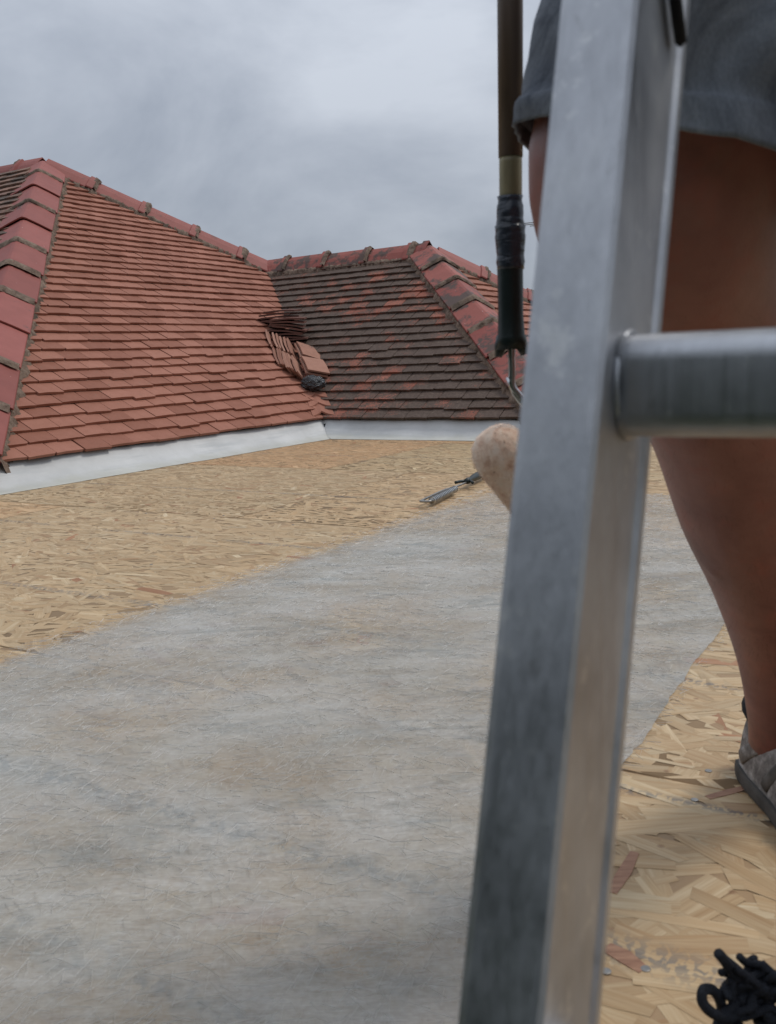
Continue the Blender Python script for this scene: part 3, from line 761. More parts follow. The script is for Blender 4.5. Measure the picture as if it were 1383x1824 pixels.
# ================================================================= loose tiles stacked in the valley
def loose_tile(c, X, Y_, label, group, mat, Lx=.165, Ly=.265):
    """slab centred at c, X across, Y_ along length"""
    X = X.normalized(); Y_ = (Y_-X*Y_.dot(X)).normalized(); Nn = X.cross(Y_)
    P = [(-Lx/2, -Ly/2), (Lx/2, -Ly/2), (Lx/2, Ly/2), (-Lx/2, Ly/2)]
    v = []
    for s_ in (-.006, .006):
        for j in range(3):
            yy = (-1+j)*Ly/2
            for i in range(4):
                xx = (-1.5+i)/1.5*Lx/2; v.append(Vector((xx, yy, s_+.007*(1-(yy/Ly*2)**2))))
    f = []
    for j in range(2):
        for i in range(3): q = j*4+i; f += [(q+12, q+13, q+17, q+16), (q, q+4, q+5, q+1)]
        f += [(j*4, j*4+12, j*4+16, j*4+4), (j*4+3, j*4+7, j*4+19, j*4+15)]
    for i in range(3): f += [(i, i+1, i+13, i+12), (i+8, i+20, i+21, i+9)]
    me = bpy.data.meshes.new('roof_tile'); me.from_pydata(v, [], f); me.materials.append(mat); me.update(); orient(me)
    # nib holes read as two pale marks: real small studs
    o = bpy.data.objects.new('roof_tile', me); COL.objects.link(o)
    Mx = Matrix((X, Y_, Nn)).transposed().to_4x4(); Mx.translation = c; o.matrix_world = Mx
    return tag(o, label, 'roof tile', group)
TILE_L = m_tile('loose_tile', (.33, .16, .11), (.48, .27, .195), .42)
TILE_D = m_tile('loose_dark_tile', (.12, .055, .042), (.18, .085, .065), .35)
NL = A.cross(WL).normalized(); NR = B.cross(WR).normalized()
NL = NL if NL.z > 0 else -NL; NR = NR if NR.z > 0 else -NR
Nv = (NL+NR).normalized()
def valley(t, off=.0): return W(A_C, B_C, EZ)+vd*t+Nv*off
VL = (Vp-W(A_C, B_C, EZ)).length
rs = random.Random(3)
# two leaning sheaves (books on a shelf), lying over the left slope beside the valley
SX = (A*.35+B*.94).normalized()          # across the picture
def sheaf(first, last, n, flat, label_e, label_f, grp):
    stp = (last-first)/(n-1); hz = vd.copy()
    right = (stp-hz*stp.dot(hz)).normalized(); upn = right.cross(hz).normalized()
    if upn.z < 0: upn = -upn
    for k in range(n):
        lean = .45+rs.uniform(-.12, .12)+(.10 if k > n-3 else 0)
        Xd = (upn*cos(lean)-right*sin(lean)).normalized()
        loose_tile(first+stp*k+hz*(.13+rs.uniform(-.02, .02))+right*rs.uniform(-.006, .006), Xd, (hz+right*rs.uniform(-.03, .03)).normalized(), label_e, grp, TILE_L)
    for k in range(flat):
        c = last+right*(.095+.016*k)+upn*(.030-.02*(flat-1-k))+hz*(.125)
        Xd = (right*.95-upn*.32).normalized()
        loose_tile(c, Xd, (hz-right*.18+right*rs.uniform(-.04, .04)).normalized(), label_f, grp, TILE_L)
sheaf(Vector((-0.8074, 6.9800, 0.5810)), Vector((-0.6290, 6.8800, 0.5077)), 9, 2, 'loose tile on edge in the upper leaning row in the valley', 'loose tile lying face up at the right end of the upper leaning row', 'loose tiles of the upper leaning row')
sheaf(Vector((-0.7340, 6.7400, 0.4518)), Vector((-0.5674, 6.6200, 0.3911)), 9, 2, 'loose tile on edge in the lower leaning row in the valley', 'loose tile lying face up at the right end of the lower leaning row by the black bundle', 'loose tiles of the lower leaning row')
# two dark flat piles above
for (t, shift, n, lab, grp, rot) in ((1.17, -.05, 9, 'dark loose tile in the flat pile just above the leaning rows', 'dark loose tiles in the lower flat pile', .15), (1.33, -.09, 9, 'dark loose tile in the topmost flat pile in the valley', 'dark loose tiles in the topmost flat pile', -.12)):
    for k in range(n):
        Xd = (SX*cos(rot)+Nv.cross(SX)*sin(rot)).normalized(); tilt = rs.uniform(-.16, .16)
        Nh = (Z*.8+Nv*.2).normalized()
        Xd = (Xd-Nh*Xd.dot(Nh)).normalized(); Yd = Nh.cross(Xd)
        rr_ = rs.gauss(0, .28); Xq = (Xd*cos(rr_)+Yd*sin(rr_)+Nh*tilt).normalized()
        loose_tile(valley(t, .06)+SX*(shift+rs.uniform(-.02, .02))+Nh*(-.02+.023*k), Yd, -Xq, lab, grp, TILE_D)
# crumpled black plastic bundle at the foot of the piles
bm = bmesh.new(); bmesh.ops.create_icosphere(bm, subdivisions=4, radius=1)
cb_ = valley(.35, .095)+SX*.0
for v_ in bm.verts:
    p = v_.co.copy(); k = 1+.22*noise.noise(p*2.6)+.14*abs(noise.noise(p*6))+.05*noise.noise(p*15)
    v_.co = cb_+SX*p.x*.082*k+vd*p.y*.065*k+Nv*p.z*.05*k
me = bpy.data.meshes.new('plastic_bundle'); bm.to_mesh(me); bm.free()
SHINY = Mat('crumpled_plastic', .22, spec=.7); vv_ = SHINY.geo(); SHINY.col((.018, .019, .02)); SHINY.bump(SHINY.noise(vv_, 70, 4, .7), .9, .012)
bag = link_mesh('plastic_bundle', me, SHINY.m); tag(bag, 'crumpled shiny black plastic bundle wedged below the loose tiles', 'plastic bundle')

# ================================================================= metal paddle roller lying on the boards
pr0, pr1, pr2, pr3 = Vector((.149, 3.11, .02)), Vector((.262, 3.40, .02)), Vector((.31, 3.52, .022)), Vector((.42, 3.86, .03))
pd = empty('ribbed_roller', (.25, 3.35, 0), 'small ribbed metal roller with black handle lying on the boards', 'hand roller')
ax = (pr1-pr0).normalized(); sd_ = ax.cross(Z)
v, f = tube([pr0+ax*.01, pr0+ax*.28], .0095, 20); mb = MB(); mb.add(v, f); mb.build('roller_core', STEELD, pd, True)
for k in range(17):
    q = pr0+ax*(.012+.0167*k); v, f = tube([q, q+ax*.007], .0135, 20); m_ = MB(); m_.add(v, f); m_.build('roller_rib', STEEL, pd)
pth = [pr0+ax*.012, pr0-ax*.012, pr0-ax*.014-sd_*.03, pr0+ax*.02-sd_*.034, pr0+ax*.24-sd_*.03, pr1+ax*.02-sd_*.012, pr2, pr2+ax*.06]
v, f = tube(catmull([p+Z*.002 for p in pth], 5), .0042, 8); mb = MB(); mb.add(v, f); mb.build('frame_rod', STEELD, pd, True)
v, f = tube([pr2+ax*q+Z*.006 for q in (-.005, .02, .05, .10, .16, .24, .32)], [.010, .013, .009, .014, .016, .015, .012], 14); mb = MB(); mb.add(v, f)
for s_ in (-1, 1):
    v, f = tube(catmull([pr2+ax*.02+Z*.006, pr2+sd_*.022*s_+Z*.006-ax*.004, pr2+sd_*.034*s_+Z*.006-ax*.035], 4), .006, 8); mb.add(v, f)
mb.build('handle', BLACK, pd, True)

# ================================================================= long-handled paint roller held upright
PX, PY = .1045, .78
q_top, q_mid = Vector((0.1129, 0.7800, 0.7903)), Vector((0.1089, 0.7800, 0.5280))
pdir = (q_top-q_mid).normalized()
ztop = Vector((0.1117, 0.7800, 0.6401))
rl = empty('paint_roller', q_mid, 'long-handled paint roller with beige pile sleeve and taped black grip held upright', 'paint roller')
def seg(p0, p1, r0, r1, name, mat, n=18, k=8, wob=0, parent=rl):
    path = [p0.lerp(p1, i/k) for i in range(k+1)]; rd = [r0+(r1-r0)*i/k+wob*noise.noise(Vector((i*1.7, p0.z*90, 0))) for i in range(k+1)]
    v, f = tube(path, rd, n); m_ = MB(); m_.add(v, f); return m_.build(name, mat, parent, True)
p_up = q_top+pdir*.95
v, f = tube([p_up, q_top, Vector((0.1113, 0.7800, 0.6717))], [.0103, .0103, .0100], 20); m_ = MB(); m_.add(v, f); m_.build('pole', POLE_M, rl, True)
seg(Vector((0.1113, 0.7800, 0.6717)), Vector((0.1108, 0.7800, 0.6384)), .0094, .0094, 'bare_wood_end', POLE_T)
seg(Vector((0.1103, 0.7800, 0.6411)), Vector((0.1099, 0.7800, 0.6153)), .0102, .0118, 'tape', TAPE, 20, 10, .001)
seg(Vector((0.1100, 0.7800, 0.6180)), Vector((0.1098, 0.7800, 0.5830)), .0126, .0112, 'tape', TAPE, 20, 12, .001)
gp = [Vector((0.1099, 0.7800, 0.6171)), Vector((0.1094, 0.7800, 0.5875)), Vector((0.1092, 0.7800, 0.5465)), Vector((0.1094, 0.7800, 0.5280)), Vector((0.1097, 0.7800, 0.5178))]
v, f = tube(gp, [.0112, .0108, .0106, .0116, .0142], 20); m_ = MB(); m_.add(v, f)
for q0, q1, q2 in ((Vector((0.1028, 0.7800, 0.5283)), Vector((0.1002, 0.7800, 0.5200)), Vector((0.0982, 0.7800, 0.5117))), (Vector((0.1160, 0.7800, 0.5277)), Vector((0.1182, 0.7800, 0.5193)), Vector((0.1200, 0.7800, 0.5127)))):
    v, f = tube([q0, q1, q2], [.006, .0052, .003], 10); m_.add(v, f)
m_.build('grip', BLACK, rl, True)
s0, s1 = Vector((0.0957, 0.7800, 0.4344)), Vector((0.1579, 0.7900, 0.3518))
axd = (s1-s0).normalized()
rod = [Vector((0.1093, 0.7800, 0.5234)), Vector((0.1094, 0.7800, 0.5000)), Vector((0.1096, 0.7800, 0.4868)), Vector((0.1175, 0.7800, 0.4751)), Vector((0.1434, 0.7800, 0.4320)), Vector((0.1795, 0.7800, 0.3817)), Vector((0.1868, 0.7800, 0.3491)), Vector((0.1745, 0.7800, 0.3371)), s1+axd*.004, s1-axd*.03]
v, f = tube(catmull(rod, 5), .0030, 10); m_ = MB(); m_.add(v, f); m_.build('frame_rod', STEEL, rl, True)
v, f = tube([Vector((0.1059, 0.7800, 0.4945)), Vector((0.1109, 0.7800, 0.4811)), Vector((0.1212, 0.7800, 0.4664)), Vector((0.1339, 0.7800, 0.4430))], .0021, 8); m_ = MB(); m_.add(v, f); m_.build('frame_rod', STEEL, rl, True)
R0 = .0252; prof = [(-.018, .004), (-.0172, .010), (-.0135, .0170), (-.006, .0222), (.004, R0)]+[(.004+(.107-.004)*i/30, R0) for i in range(1, 31)]+[(.113, .021), (.118, .012)]
bm = bmesh.new(); nn = 72; u1 = axd.orthogonal().normalized(); u2 = axd.cross(u1); ringv = []
for s_, r_ in prof:
    ring = []
    for k in range(nn):
        t = 2*pi*k/nn; p = s0+axd*s_+(u1*cos(t)+u2*sin(t))*r_
        nz = .0011*noise.noise(p*260)+.0006*noise.noise(p*110)
        ring.append(bm.verts.new(p+(u1*cos(t)+u2*sin(t))*nz))
    ringv.append(ring)
for i in range(len(ringv)-1):
    for k in range(nn): bm.faces.new((ringv[i][k], ringv[i][(k+1) % nn], ringv[i+1][(k+1) % nn], ringv[i+1][k]))
bm.faces.new(ringv[0][::-1]); bm.faces.new(ringv[-1])
me = bpy.data.meshes.new('pile_sleeve'); bm.to_mesh(me); bm.free(); me.polygons.foreach_set('use_smooth', [True]*len(me.polygons)); slv = link_mesh('pile_sleeve', me, PILE, rl)
fb = MB()
for _ in range(5000):
    s_ = random.uniform(-.016, .112); t = random.uniform(0, 2*pi); rr_ = R0 if s_ > .004 else (.006+.018*math.sqrt(max(0, 1-((.004-s_)/.021)**2)))
    nrm = (u1*cos(t)+u2*sin(t)); nn_ = nrm if s_ > .002 else (nrm*(rr_/R0)-axd*((.004-s_)/.02)).normalized()
    p = s0+axd*s_+nrm*rr_; tipd = (nn_+Vector((random.gauss(0, .6), random.gauss(0, .6), random.gauss(0, .6)))).normalized(); sdv = tipd.orthogonal().normalized()*.00028
    fb.add([p-sdv, p+sdv, p+tipd*random.uniform(.0012, .0028)], [(0, 1, 2)])
o = fb.build('pile_fibres', PILE, slv); o['kind'] = 'stuff'

# ================================================================= ladder
lad_arris = Vector((.0746, .3126, CAMZ)); LU = Vector((.15092, .24524, .95764)); LF = Vector((.5085, .81149, -.28795)); LR = Vector((.84773, -.53042, .00223))
Lmat = Matrix((LR, LF, LU)).transposed()
SW, SD = .0293, .068
foot = lad_arris-LU*((CAMZ+2.69)/LU.z)
lad = empty('ladder', foot, 'bare aluminium ladder leaning against the roof edge in the foreground', 'ladder')
def stile(x0, mirror=False):
    # profile (x,y): arris (inner/front corner) at (0,0); body x -SW..0, y 0..SD
    r = .0035
    pr_ = [(-SW+.004, 0), (-.0035, 0), (-.0010, .0006), (.0004, .0028), (.0002, .0062), (-.0016, .0080), (-.0016, SD-.0090), (.0003, SD-.0070), (.0006, SD-.0030), (-.0012, SD-.0004), (-.004, SD), (-SW+.004, SD), (-SW+.0010, SD-.0012), (-SW, SD-.004), (-SW, .004), (-SW+.0012, .0010)]
    if mirror: pr_ = [(-x-SW*0, y) for x, y in pr_][::-1]
    zs = np.linspace(-3.2/LU.z, 1.25, 60); v = []; f = []; n = len(pr_)
    for z_ in zs:
        for x, y in pr_:
            w_ = .00018*noise.noise(Vector((x*60, y*60, z_*22)))
            v.append(lad_arris+LR*(x0+x+w_)+LF*(y+w_)+LU*z_)
    for i in range(len(zs)-1):
        for k in range(n): l = (k+1) % n; f.append((i*n+k, i*n+l, (i+1)*n+l, (i+1)*n+k))
    f.append(tuple(range(n-1, -1, -1))); f.append(tuple((len(zs)-1)*n+k for k in range(n)))
    o = mesh('stile', v, f, ALU, None); orient(o.data); adopt(o, lad); return o
GAP = .34
stile(0.); stile(GAP, True)
def rr_prof(hw, hh, r, n=5):
    p = []
    for cx_, cy_, a0 in ((hw-r, hh-r, 0), (-hw+r, hh-r, pi/2), (-hw+r, -hh+r, pi), (hw-r, -hh+r, 1.5*pi)):
        for i in range(n+1): t = a0+pi/2*i/n; p.append((cx_+r*cos(t), cy_+r*sin(t)))
    return p
def rung(zc):
    pr_ = rr_prof(.0160, .0184, .0095, 6); v = []; RF = Vector((LF.x, LF.y, 0)).normalized(); f = []; n = len(pr_)
    xs = [-.001, .004, .05, .15, .25, GAP+.001]
    yc = SD*.53
    for x in xs:
        for y, z_ in pr_: v.append(lad_arris+LR*x+LF*yc+LU*zc+RF*y+Z*z_)
    for i in range(len(xs)-1):
        for k in range(n): l = (k+1) % n; f.append((i*n+k, i*n+l, (i+1)*n+l, (i+1)*n+k))
    f.append(tuple(range(n-1, -1, -1))); f.append(tuple((len(xs)-1)*n+k for k in range(n)))
    # shallow tread grooves along the top
    o = mesh('rung', v, f, ALU, None); orient(o.data); o.data.polygons.foreach_set('use_smooth', [True]*len(o.data.polygons)); adopt(o, lad)
    o2 = []
    for x, sg in ((0, 1), (GAP, -1)):
        path = []
        for k in range(24):
            t = 2*pi*k/24; y = .0172*cos(t); z_ = .0194*sin(t); path.append(lad_arris+LR*(x-.0006*sg)+LF*yc+LU*zc+RF*y+Z*z_)
        v, f = tube(path, [.0013+.0007*noise.noise(Vector((k, zc, 0))) for k in range(24)], 8, closed=True)
        m_ = MB(); m_.add(v, f); w_ = m_.build('weld', ALU, o, True)
for k in range(-12, 5):
    rung(-.0035+k*.252)
# small dark piece against the inner face near the top
s_a = lad_arris+LR*.0025+LF*.050
v, f = tube([s_a+LU*.155+LF*-.018, s_a+LU*.150+LF*-.014, s_a+LU*.1385, s_a+LU*.1375], [(.0022, .0045), (.0022, .0045), (.0022, .0042), (.001, .002)], 10)
m_ = MB(); m_.add(v, f); m_.build('dark_piece', KNIT, lad, True)

# ================================================================= person standing behind the ladder
person = empty('person', (.40, .78, 0), 'person in blue-grey shorts and grey suede trainers standing right of the ladder', 'person')
body = MB()
def limb(pts, n=24, k=4):
    """pts: (x,y,z,r)"""
    P = catmull([Vector(p[:3]) for p in pts], k); rr_ = []
    R_ = [p[3] for p in pts]; Rv = catmull([Vector((r, 0, 0)) for r in R_], k); rr_ = [q.x for q in Rv]
    v, f = tube(P, rr_, n); body.add(v, f)
# near-left leg (the one in the picture)
limb([(.445, .99, .05, .038), (.437, .975, .10, .039), (.422, .955, .18, .046), (.390, .905, .28, .062), (.353, .855, .365, .075), (.302, .79, .455, .073), (.243, .722, .53, .069), (.200, .668, .60, .084), (.190, .632, .66, .083), (.248, .632, .76, .080), (.278, .65, .88, .095), (.31, .68, .97, .095)])
limb([(.335, .845, .30, .03), (.335, .875, .36, .045), (.295, .83, .44, .03)], 16)           # calf muscle
limb([(.175, .70, .50, .018), (.163, .675, .54, .026), (.150, .65, .60, .022)], 12)   # inner side of the knee
body_knee = [(.222, .668, .545, .03), (.214, .652, .575, .042), (.20, .63, .62, .03)]
limb(body_knee, 16)                                                                           # kneecap
# other leg
limb([(.33, .585, .05, .037), (.335, .59, .10, .036), (.355, .575, .20, .045), (.385, .545, .34, .060), (.405, .51, .46, .056), (.41, .50, .53, .060), (.425, .515, .62, .072), (.45, .56, .76, .088), (.46, .62, .90, .10), (.45, .67, .98, .10)])
# trunk, neck, head, arms
v, f = tube(catmull([(.38, .68, .90), (.38, .685, 1.0), (.385, .69, 1.10), (.39, .69, 1.22), (.39, .685, 1.36), (.39, .68, 1.46), (.39, .68, 1.52)], 3), [(.10, .16), ]*1+[(.115, .17)]*5+[(.11, .165)]*4+[(.12, .18)]*4+[(.10, .16)]*3+[(.06, .07)]*2, 28); 
trk = catmull([(.38, .68, .90), (.38, .685, 1.0), (.385, .69, 1.10), (.39, .69, 1.22), (.39, .685, 1.36), (.39, .68, 1.46), (.39, .68, 1.52)], 3)
for i, (c, rx, ry) in enumerate([]): pass
def ell(levels, n=28):
    V = []; F = []
    for (cx_, cy_, cz_, rx, ry) in levels:
        for k in range(n): t = 2*pi*k/n; V.append((cx_+rx*cos(t), cy_+ry*sin(t), cz_))
    for i in range(len(levels)-1):
        for k in range(n): l = (k+1) % n; F.append((i*n+k, i*n+l, (i+1)*n+l, (i+1)*n+k))
    F.append(tuple(range(n-1, -1, -1))); F.append(tuple((len(levels)-1)*n+k for k in range(n))); return V, F
v, f = ell([(.38, .68, .88, .12, .09), (.38, .685, .96, .175, .12), (.385, .69, 1.06, .165, .115), (.39, .69, 1.2, .165, .11), (.39, .685, 1.34, .19, .12), (.39, .68, 1.44, .195, .105), (.39, .68, 1.49, .15, .08), (.39, .68, 1.52, .07, .06)]); body.add(v, f)
limb([(.39, .68, 1.48, .06), (.388, .67, 1.54, .056), (.385, .655, 1.60, .056)], 18, 2)
hv, hf = ell([(.385, .63, 1.575, .03, .035), (.385, .635, 1.59, .05, .06), (.385, .645, 1.63, .066, .08), (.385, .65, 1.68, .074, .09), (.385, .655, 1.73, .077, .096), (.385, .66, 1.77, .07, .09), (.385, .66, 1.80, .045, .06), (.385, .66, 1.81, .015, .02)], 24); body.add(hv, hf)
limb([(.385, .565, 1.70, .007), (.385, .553, 1.675, .011), (.385, .55, 1.66, .013), (.385, .565, 1.65, .008)], 10, 2)   # nose
for s_ in (-1, 1):
    limb([(.385+s_*.072, .655, 1.66, .006), (.385+s_*.083, .662, 1.68, .012), (.385+s_*.080, .662, 1.70, .008)], 10, 2)  # ears
limb([(.362, .563, 1.622, .004), (.385, .556, 1.624, .008), (.408, .563, 1.622, .004)], 10, 2)   # lips
# right arm reaches to the pole, left arm hangs
HZ = 1.10; hc = q_mid+pdir*((HZ-q_mid.z)/pdir.z)
limb([(.24, .68, 1.44, .055), (.20, .66, 1.36, .052), (.17, .64, 1.22, .045), (.155, .65, 1.14, .040), (.145, .69, 1.11, .036), (hc.x+.035, hc.y-.045, HZ+.0, .028), (hc.x+.026, hc.y-.018, HZ, .026)])
limb([(.54, .68, 1.44, .055), (.575, .68, 1.34, .052), (.60, .69, 1.2, .044), (.61, .68, 1.1, .041), (.61, .655, 1.0, .035), (.605, .63, .90, .027)])
def hand(c, palm_dir, up_v, side_v, curl, grip=None):
    pass
# gripping hand: palm beside the pole, fingers wrapped round it
pc = hc
limb([(pc.x+.030, pc.y-.022, HZ-.005, .022), (pc.x+.030, pc.y+.004, HZ, .021), (pc.x+.026, pc.y+.018, HZ, .017)], 14, 2)
for k, (dz, fr, fl_) in enumerate(((.033, .0085, 1.), (.012, .009, 1.1), (-.010, .0088, 1.05), (-.030, .0078, .9))):
    pts = []
    for j in range(8):
        t = -.2+j/7*3.7*fl_; R_ = .0205
        pts.append((pc.x+R_*cos(t)*1.0, pc.y+R_*sin(t), HZ+dz+.002*j*0, fr*(1-.03*j)))
    limb(pts, 10, 1)
pts = []
for j in range(6):
    t = -.5-j/5*1.9; pts.append((pc.x+.0215*cos(t), pc.y+.0215*sin(t), HZ+.030+.008*j*.6, .0105-.0004*j))
limb(pts, 10, 1)
# relaxed hand
hb = Vector((.605, .63, .90))
limb([(hb.x, hb.y, hb.z+.01, .026), (hb.x, hb.y-.008, hb.z-.035, .030), (hb.x, hb.y-.014, hb.z-.075, .026)], 14, 2)
for k, (dy, ln_) in enumerate(((-.030, .068), (-.011, .076), (.009, .070), (.027, .056))):
    limb([(hb.x, hb.y-.012+dy, hb.z-.065, .0095), (hb.x-.004, hb.y-.016+dy, hb.z-.065-ln_*.45, .0088), (hb.x-.014, hb.y-.020+dy, hb.z-.065-ln_*.8, .008), (hb.x-.026, hb.y-.022+dy, hb.z-.062-ln_, .0068)], 10, 2)
limb([(hb.x-.01, hb.y-.022, hb.z-.02, .012), (hb.x-.022, hb.y-.045, hb.z-.05, .0105), (hb.x-.028, hb.y-.055, hb.z-.085, .009)], 10, 2)
bo = body.build('body', SKIN, person, True)
rm = bo.modifiers.new('r', 'REMESH'); rm.mode = 'VOXEL'; rm.voxel_size = .0048; rm.use_smooth_shade = True
smd = bo.modifiers.new('s', 'SMOOTH'); smd.factor = .6; smd.iterations = 6
for s_ in (-1, 1):
    v, f = ell([(.385+s_*.028, .583, 1.680+q*.011, .011*math.sqrt(1-q*q)+.0005, .011*math.sqrt(1-q*q)+.0005) for q in (-.95, -.6, -.2, .2, .6, .95)], 14); m_ = MB(); m_.add(v, f); m_.build('eye', EYE, person, True)
v, f = ell([(.385, .675, 1.63, .072, .082), (.385, .672, 1.70, .082, .095), (.385, .668, 1.76, .083, .101), (.385, .665, 1.80, .066, .082), (.385, .665, 1.825, .03, .04)], 28); m_ = MB(); m_.add(v, f); m_.build('hair', HAIR, person, True)

# fine hairs over the near leg
LP = catmull([Vector(p) for p in ((.422, .955, .18), (.390, .905, .28), (.353, .855, .365), (.302, .79, .455), (.243, .722, .53), (.200, .668, .60), (.190, .632, .66))], 8)
LR_ = catmull([Vector((r, 0, 0)) for r in (.046, .062, .075, .073, .069, .080, .083)], 8)
hh = MB(); r_ = random.Random(77)
for _ in range(2600):
    k = r_.randrange(len(LP)-1); t = r_.random(); c = LP[k].lerp(LP[k+1], t); rd = LR_[k].x*(1-t)+LR_[k+1].x*t; ax_ = (LP[k+1]-LP[k]).normalized()
    a1 = ax_.orthogonal().normalized(); a2 = ax_.cross(a1); th = r_.uniform(0, 2*pi); nv_ = a1*cos(th)+a2*sin(th); tg = ax_.cross(nv_)
    p0 = c+nv_*(rd-.003); dr_ = (-ax_*1.0+nv_*.55+tg*r_.uniform(-.5, .5)).normalized(); l_ = r_.uniform(.010, .020); sw = dr_.cross(nv_).normalized()*.00009
    hh.add([p0-sw, p0+sw, p0+dr_*l_], [(0, 1, 2)])
o = hh.build('leg_hair', HAIR, person); o['kind'] = 'stuff'

def cloth(rings, name, mat, n=64, wr=.006, thick=.0022, hemfn=None, sub=6, fold=1.):
    """rings: (cx,cy,cz,rx,ry) ; hemfn tilts the ring plane"""
    V = []; F = []
    C = catmull([Vector(r[:3]) for r in rings], sub); R_ = catmull([Vector((r[3], r[4], 0)) for r in rings], sub)
    for i, (c, r) in enumerate(zip(C, R_)):
        tt = i/(len(C)-1)
        for k in range(n):
            t = 2*pi*k/n; p = Vector((c.x+r.x*cos(t), c.y+r.y*sin(t), c.z))
            if hemfn: p.z += hemfn(p, tt)
            q = noise.noise(Vector((cos(t)*2.2, sin(t)*2.2, c.z*7)))*wr*1.6+noise.noise(Vector((cos(t)*5, sin(t)*5, c.z*30+5)))*wr*.8*fold
            o_ = Vector((cos(t), sin(t), 0)); V.append(p+o_*q)
    m = len(C)
    for i in range(m-1):
        for k in range(n): l = (k+1) % n; F.append((i*n+k, i*n+l, (i+1)*n+l, (i+1)*n+k))
    o = mesh(name, V, F, mat, person, True); md = o.modifiers.new('s', 'SOLIDIFY'); md.thickness = thick; md.offset = 0
    return o
hem = lambda p, tt: (-.30*(p.x-.2)+.06*(p.y-.64))*(1-tt)
lr = cloth([(.209, .640, .632, .112, .112), (.210, .640, .650, .1125, .1125), (.213, .640, .661, .1118, .112), (.232, .638, .72, .118, .120), (.260, .64, .79, .122, .126), (.29, .655, .87, .12, .128), (.305, .67, .95, .12, .125)], 'shorts_leg', SHORT, hemfn=hem, wr=.0075)
cloth([(.43, .525, .64, .10, .10), (.435, .53, .655, .10, .10), (.44, .55, .74, .105, .11), (.45, .59, .83, .112, .12), (.455, .64, .91, .115, .122), (.45, .67, .96, .11, .12)], 'shorts_leg', SHORT)
cloth([(.38, .68, .885, .175, .135), (.38, .683, .93, .19, .14), (.382, .685, .98, .187, .135), (.385, .69, 1.03, .18, .128)], 'shorts_waist', SHORT, wr=.004)
cloth([(.385, .69, .965, .20, .15), (.387, .69, 1.06, .19, .14), (.39, .69, 1.2, .188, .135), (.39, .685, 1.34, .208, .14), (.39, .68, 1.43, .205, .125), (.39, .68, 1.475, .15, .095), (.39, .68, 1.50, .085, .08)], 't_shirt', SHIRT, wr=.006)
for s_, P_ in ((-1, [(.245, .68, 1.445, .066), (.205, .663, 1.37, .066), (.185, .65, 1.29, .068)]), (1, [(.535, .68, 1.445, .066), (.572, .68, 1.36, .066), (.592, .685, 1.27, .068)])):
    v, f = tube(catmull([Vector(p[:3]) for p in P_], 4), [p for p in np.linspace(.066, .068, 9)], 24, cap=False); m_ = MB(); m_.add(v, f); o = m_.build('sleeve', SHIRT, person, True); o.modifiers.new('s', 'SOLIDIFY').thickness = .002

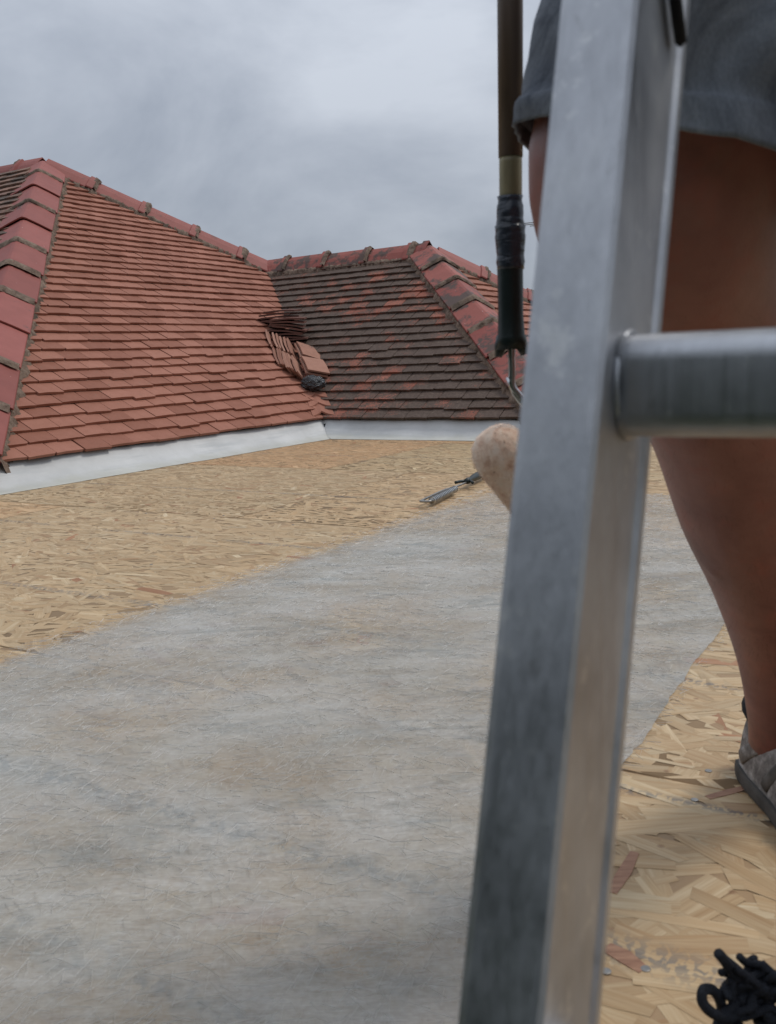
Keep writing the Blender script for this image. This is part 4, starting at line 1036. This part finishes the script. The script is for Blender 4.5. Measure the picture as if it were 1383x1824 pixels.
# ---- trainers
def trainer(heel, dirv, L_=.29, upper=SUEDE, lace_loops=False):
    d = Vector((dirv[0], dirv[1], 0)).normalized(); s_ = Vector((-d.y, d.x, 0))
    def at(x, y, z_): return heel+d*x*L_+s_*y+Z*z_
    st_ = [(0, .020), (.06, .031), (.2, .036), (.4, .036), (.6, .044), (.78, .048), (.9, .040), (.97, .024), (1, .008)]
    top = [(.0, .070), (.05, .100), (.2, .094), (.32, .082), (.45, .077), (.6, .062), (.78, .048), (.92, .036), (1, .022)]
    def wid_(x): return np.interp(x, [q[0] for q in st_], [q[1] for q in st_])
    def hgt(x): return np.interp(x, [q[0] for q in top], [q[1] for q in top])
    t_root = mesh('trainer', *_sole(at, wid_), RUBBER, None); orient(t_root.data); adopt(t_root, person)
    V = []; F = []; m = 30; n = 17
    for i in range(m+1):
        x = i/m; wv = wid_(x)*.97; h_ = hgt(x)
        for k in range(n):
            t = pi*k/(n-1); yy = cos(t)*wv*(1 if .2 < k/(n-1) < .8 else 1); zz = .014+(h_-.014)*min(1, sin(t)**.75)
            nz = .0016*noise.noise(Vector((x*16, k*.8, L_*9)))
            V.append(at(x+(.012 if False else 0), yy*(1-.15*sin(t)), zz+nz))
    for i in range(m):
        for k in range(n-1): q = i*n+k; F.append((q, q+1, q+n+1, q+n))
    F.append(tuple(range(n))); F.append(tuple(m*n+k for k in range(n-1, -1, -1)))
    u = mesh('upper', V, F, upper, t_root, True); orient(u.data)
    # padded collar
    path = []
    for k in range(20):
        t = 2*pi*k/20; x = .19+.145*cos(t); path.append(at(x, .030*sin(t), .091+.010*(-cos(t))*1.0))
    v, f = tube(path, .0085, 10, closed=True); m_ = MB(); m_.add(v, f); m_.build('collar', KNIT, t_root, True)
    # dark lining/tongue
    v, f = tube([at(.20, 0, .07), at(.30, 0, .098), at(.36, 0, .112)], [(.02, .03), (.012, .028), (.006, .024)], 16); m_ = MB(); m_.add(v, f); m_.build('tongue', KNIT, t_root, True)
    # heel tab, side patches
    m_ = MB(); v, f = tube([at(-.012, 0, .03), at(-.016, 0, .06), at(-.002, 0, .085)], [(.006, .016), (.006, .018), (.004, .013)], 14); m_.add(v, f); m_.build('heel_tab', RUBBER, t_root, True)
    for sd__ in (-1, 1):
        for (xa, za, xb, zb, wdp) in ((.10, .030, .30, .074, .009), (.34, .026, .44, .070, .007), (.50, .026, .56, .060, .006)):
            p = []
            for q in range(6):
                x = xa+(xb-xa)*q/5; zq = za+(zb-za)*q/5; hh = (zq-.014)/max(.02, hgt(x)-.014); hh = min(.98, max(.02, hh)); tt = math.asin(hh**(1/.75)); yy = cos(tt)*wid_(x)*.97*(1-.15*sin(tt)); p.append(at(x, sd__*(yy+.0012), zq))
            v, f = tube(p, [(wdp, .002)]*6, 8); m_ = MB(); m_.add(v, f); m_.build('side_strip', SUEDE_D if xa > .3 else upper, t_root, True)
    # laces across the throat
    m_ = MB()
    for q in range(6):
        x = .38+.055*q; h_ = hgt(x)+.003; wv = .024-.001*q
        v, f = tube(catmull([at(x, -wv, h_-.010), at(x+.012, -wv*.4, h_+.001), at(x+.012, wv*.4, h_+.001), at(x, wv, h_-.010)], 4), .0034, 8); m_.add(v, f)
    m_.build('lace', LACE, t_root, True)
    return t_root, at, hgt
def _sole(at, wid_):
    ol = []
    xs = np.linspace(0, 1, 24)
    for x in xs: ol.append((x, wid_(x)+.003))
    for x in xs[::-1][1:-1]: ol.append((x, -wid_(x)-.003))
    n = len(ol); V = []
    for z_ in (.0005, .005, .013, .018):
        for x, y in ol: V.append(at(x*1.02-.01, y*(.97 if z_ in (.0005, .018) else 1.0), z_+.0))
    F = [tuple(range(n)), tuple(3*n+k for k in range(n-1, -1, -1))]
    for j in range(3):
        for k in range(n): l = (k+1) % n; F.append((j*n+k, j*n+l, (j+1)*n+l, (j+1)*n+k))
    return V, F
for _ in (0,):
    DZ = Z*.0022
    tA, atA, hA = trainer(Vector((.437, 1.045, .0022)), (.03, -1))
    tB, atB, hB = trainer(Vector((.345, .635, .0022)), (-.42, -.9), upper=SUEDE_D)
# bow of black laces on the near trainer
def lace(pts, r=.0042, par=tB):
    v, f = tube(catmull(pts, 6), r, 8); m_ = MB(); m_.add(v, f); return m_.build('lace_loop', LACE, par, True)
lace([Vector((0.2261, 0.5500, 0.0900)), Vector((0.2171, 0.5500, 0.1017)), Vector((0.2124, 0.5480, 0.1100)), Vector((0.2070, 0.5460, 0.1175))], .0036)
lace([Vector((0.2263, 0.5450, 0.0771)), Vector((0.2132, 0.5400, 0.0745)), Vector((0.2012, 0.5360, 0.0807)), Vector((0.1936, 0.5360, 0.0897)), Vector((0.1957, 0.5400, 0.0956)), Vector((0.2042, 0.5450, 0.0906)), Vector((0.2101, 0.5480, 0.0796)), Vector((0.2142, 0.5520, 0.0636)), Vector((0.2262, 0.5530, 0.0558))], .0036)
lace([Vector((0.2227, 0.5400, 0.0665)), Vector((0.2116, 0.5350, 0.0628)), Vector((0.2041, 0.5350, 0.0681)), Vector((0.2073, 0.5400, 0.0735)), Vector((0.2187, 0.5450, 0.0795)), Vector((0.2281, 0.5500, 0.0836))], .0036)
KC = Vector((0.2337, 0.5500, 0.0855))
for j in range(24):
    r_ = random.Random(j+40); c0 = KC+Vector((r_.uniform(-.008, .009), 0, r_.uniform(-.014, .012)))
    lace([c0+Vector((r_.uniform(-.0155, .0155), r_.uniform(-.010, .012), r_.uniform(-.013, .013))) for _ in range(5)], .0027)

# ================================================================= television aerial behind the wing, mostly hidden by the ladder
ae = empty('tv_aerial', (2.0, 10.5, -2.7), 'television aerial mast whose thin element tips show beside the ladder', 'aerial')
m_ = MB(); v, f = tube([(1.98, 10.5, -2.7), (1.98, 10.5, 2.35)], .018, 10); m_.add(v, f); m_.build('mast', STEELD, ae, True)
bmz = 2.02
for (z_, n_, l_) in ((1.90, 7, .26), (1.14, 3, .22)):
    m_ = MB(); v, f = tube([(1.75, 10.3, z_), (2.5, 10.9, z_)], .010, 8); m_.add(v, f); m_.build('boom', STEELD, ae, True)
    for k in range(n_):
        t = k/max(1, n_-1); c = Vector((1.75, 10.3, z_)).lerp(Vector((2.5, 10.9, z_)), t); m_ = MB(); v, f = tube([c-Vector((l_, -l_*.9, -.02)), c+Vector((l_, -l_*.9, -.02))], .005, 6); m_.add(v, f); m_.build('element', STEELD, ae)

sc.render.resolution_x = 776; sc.render.resolution_y = 1024
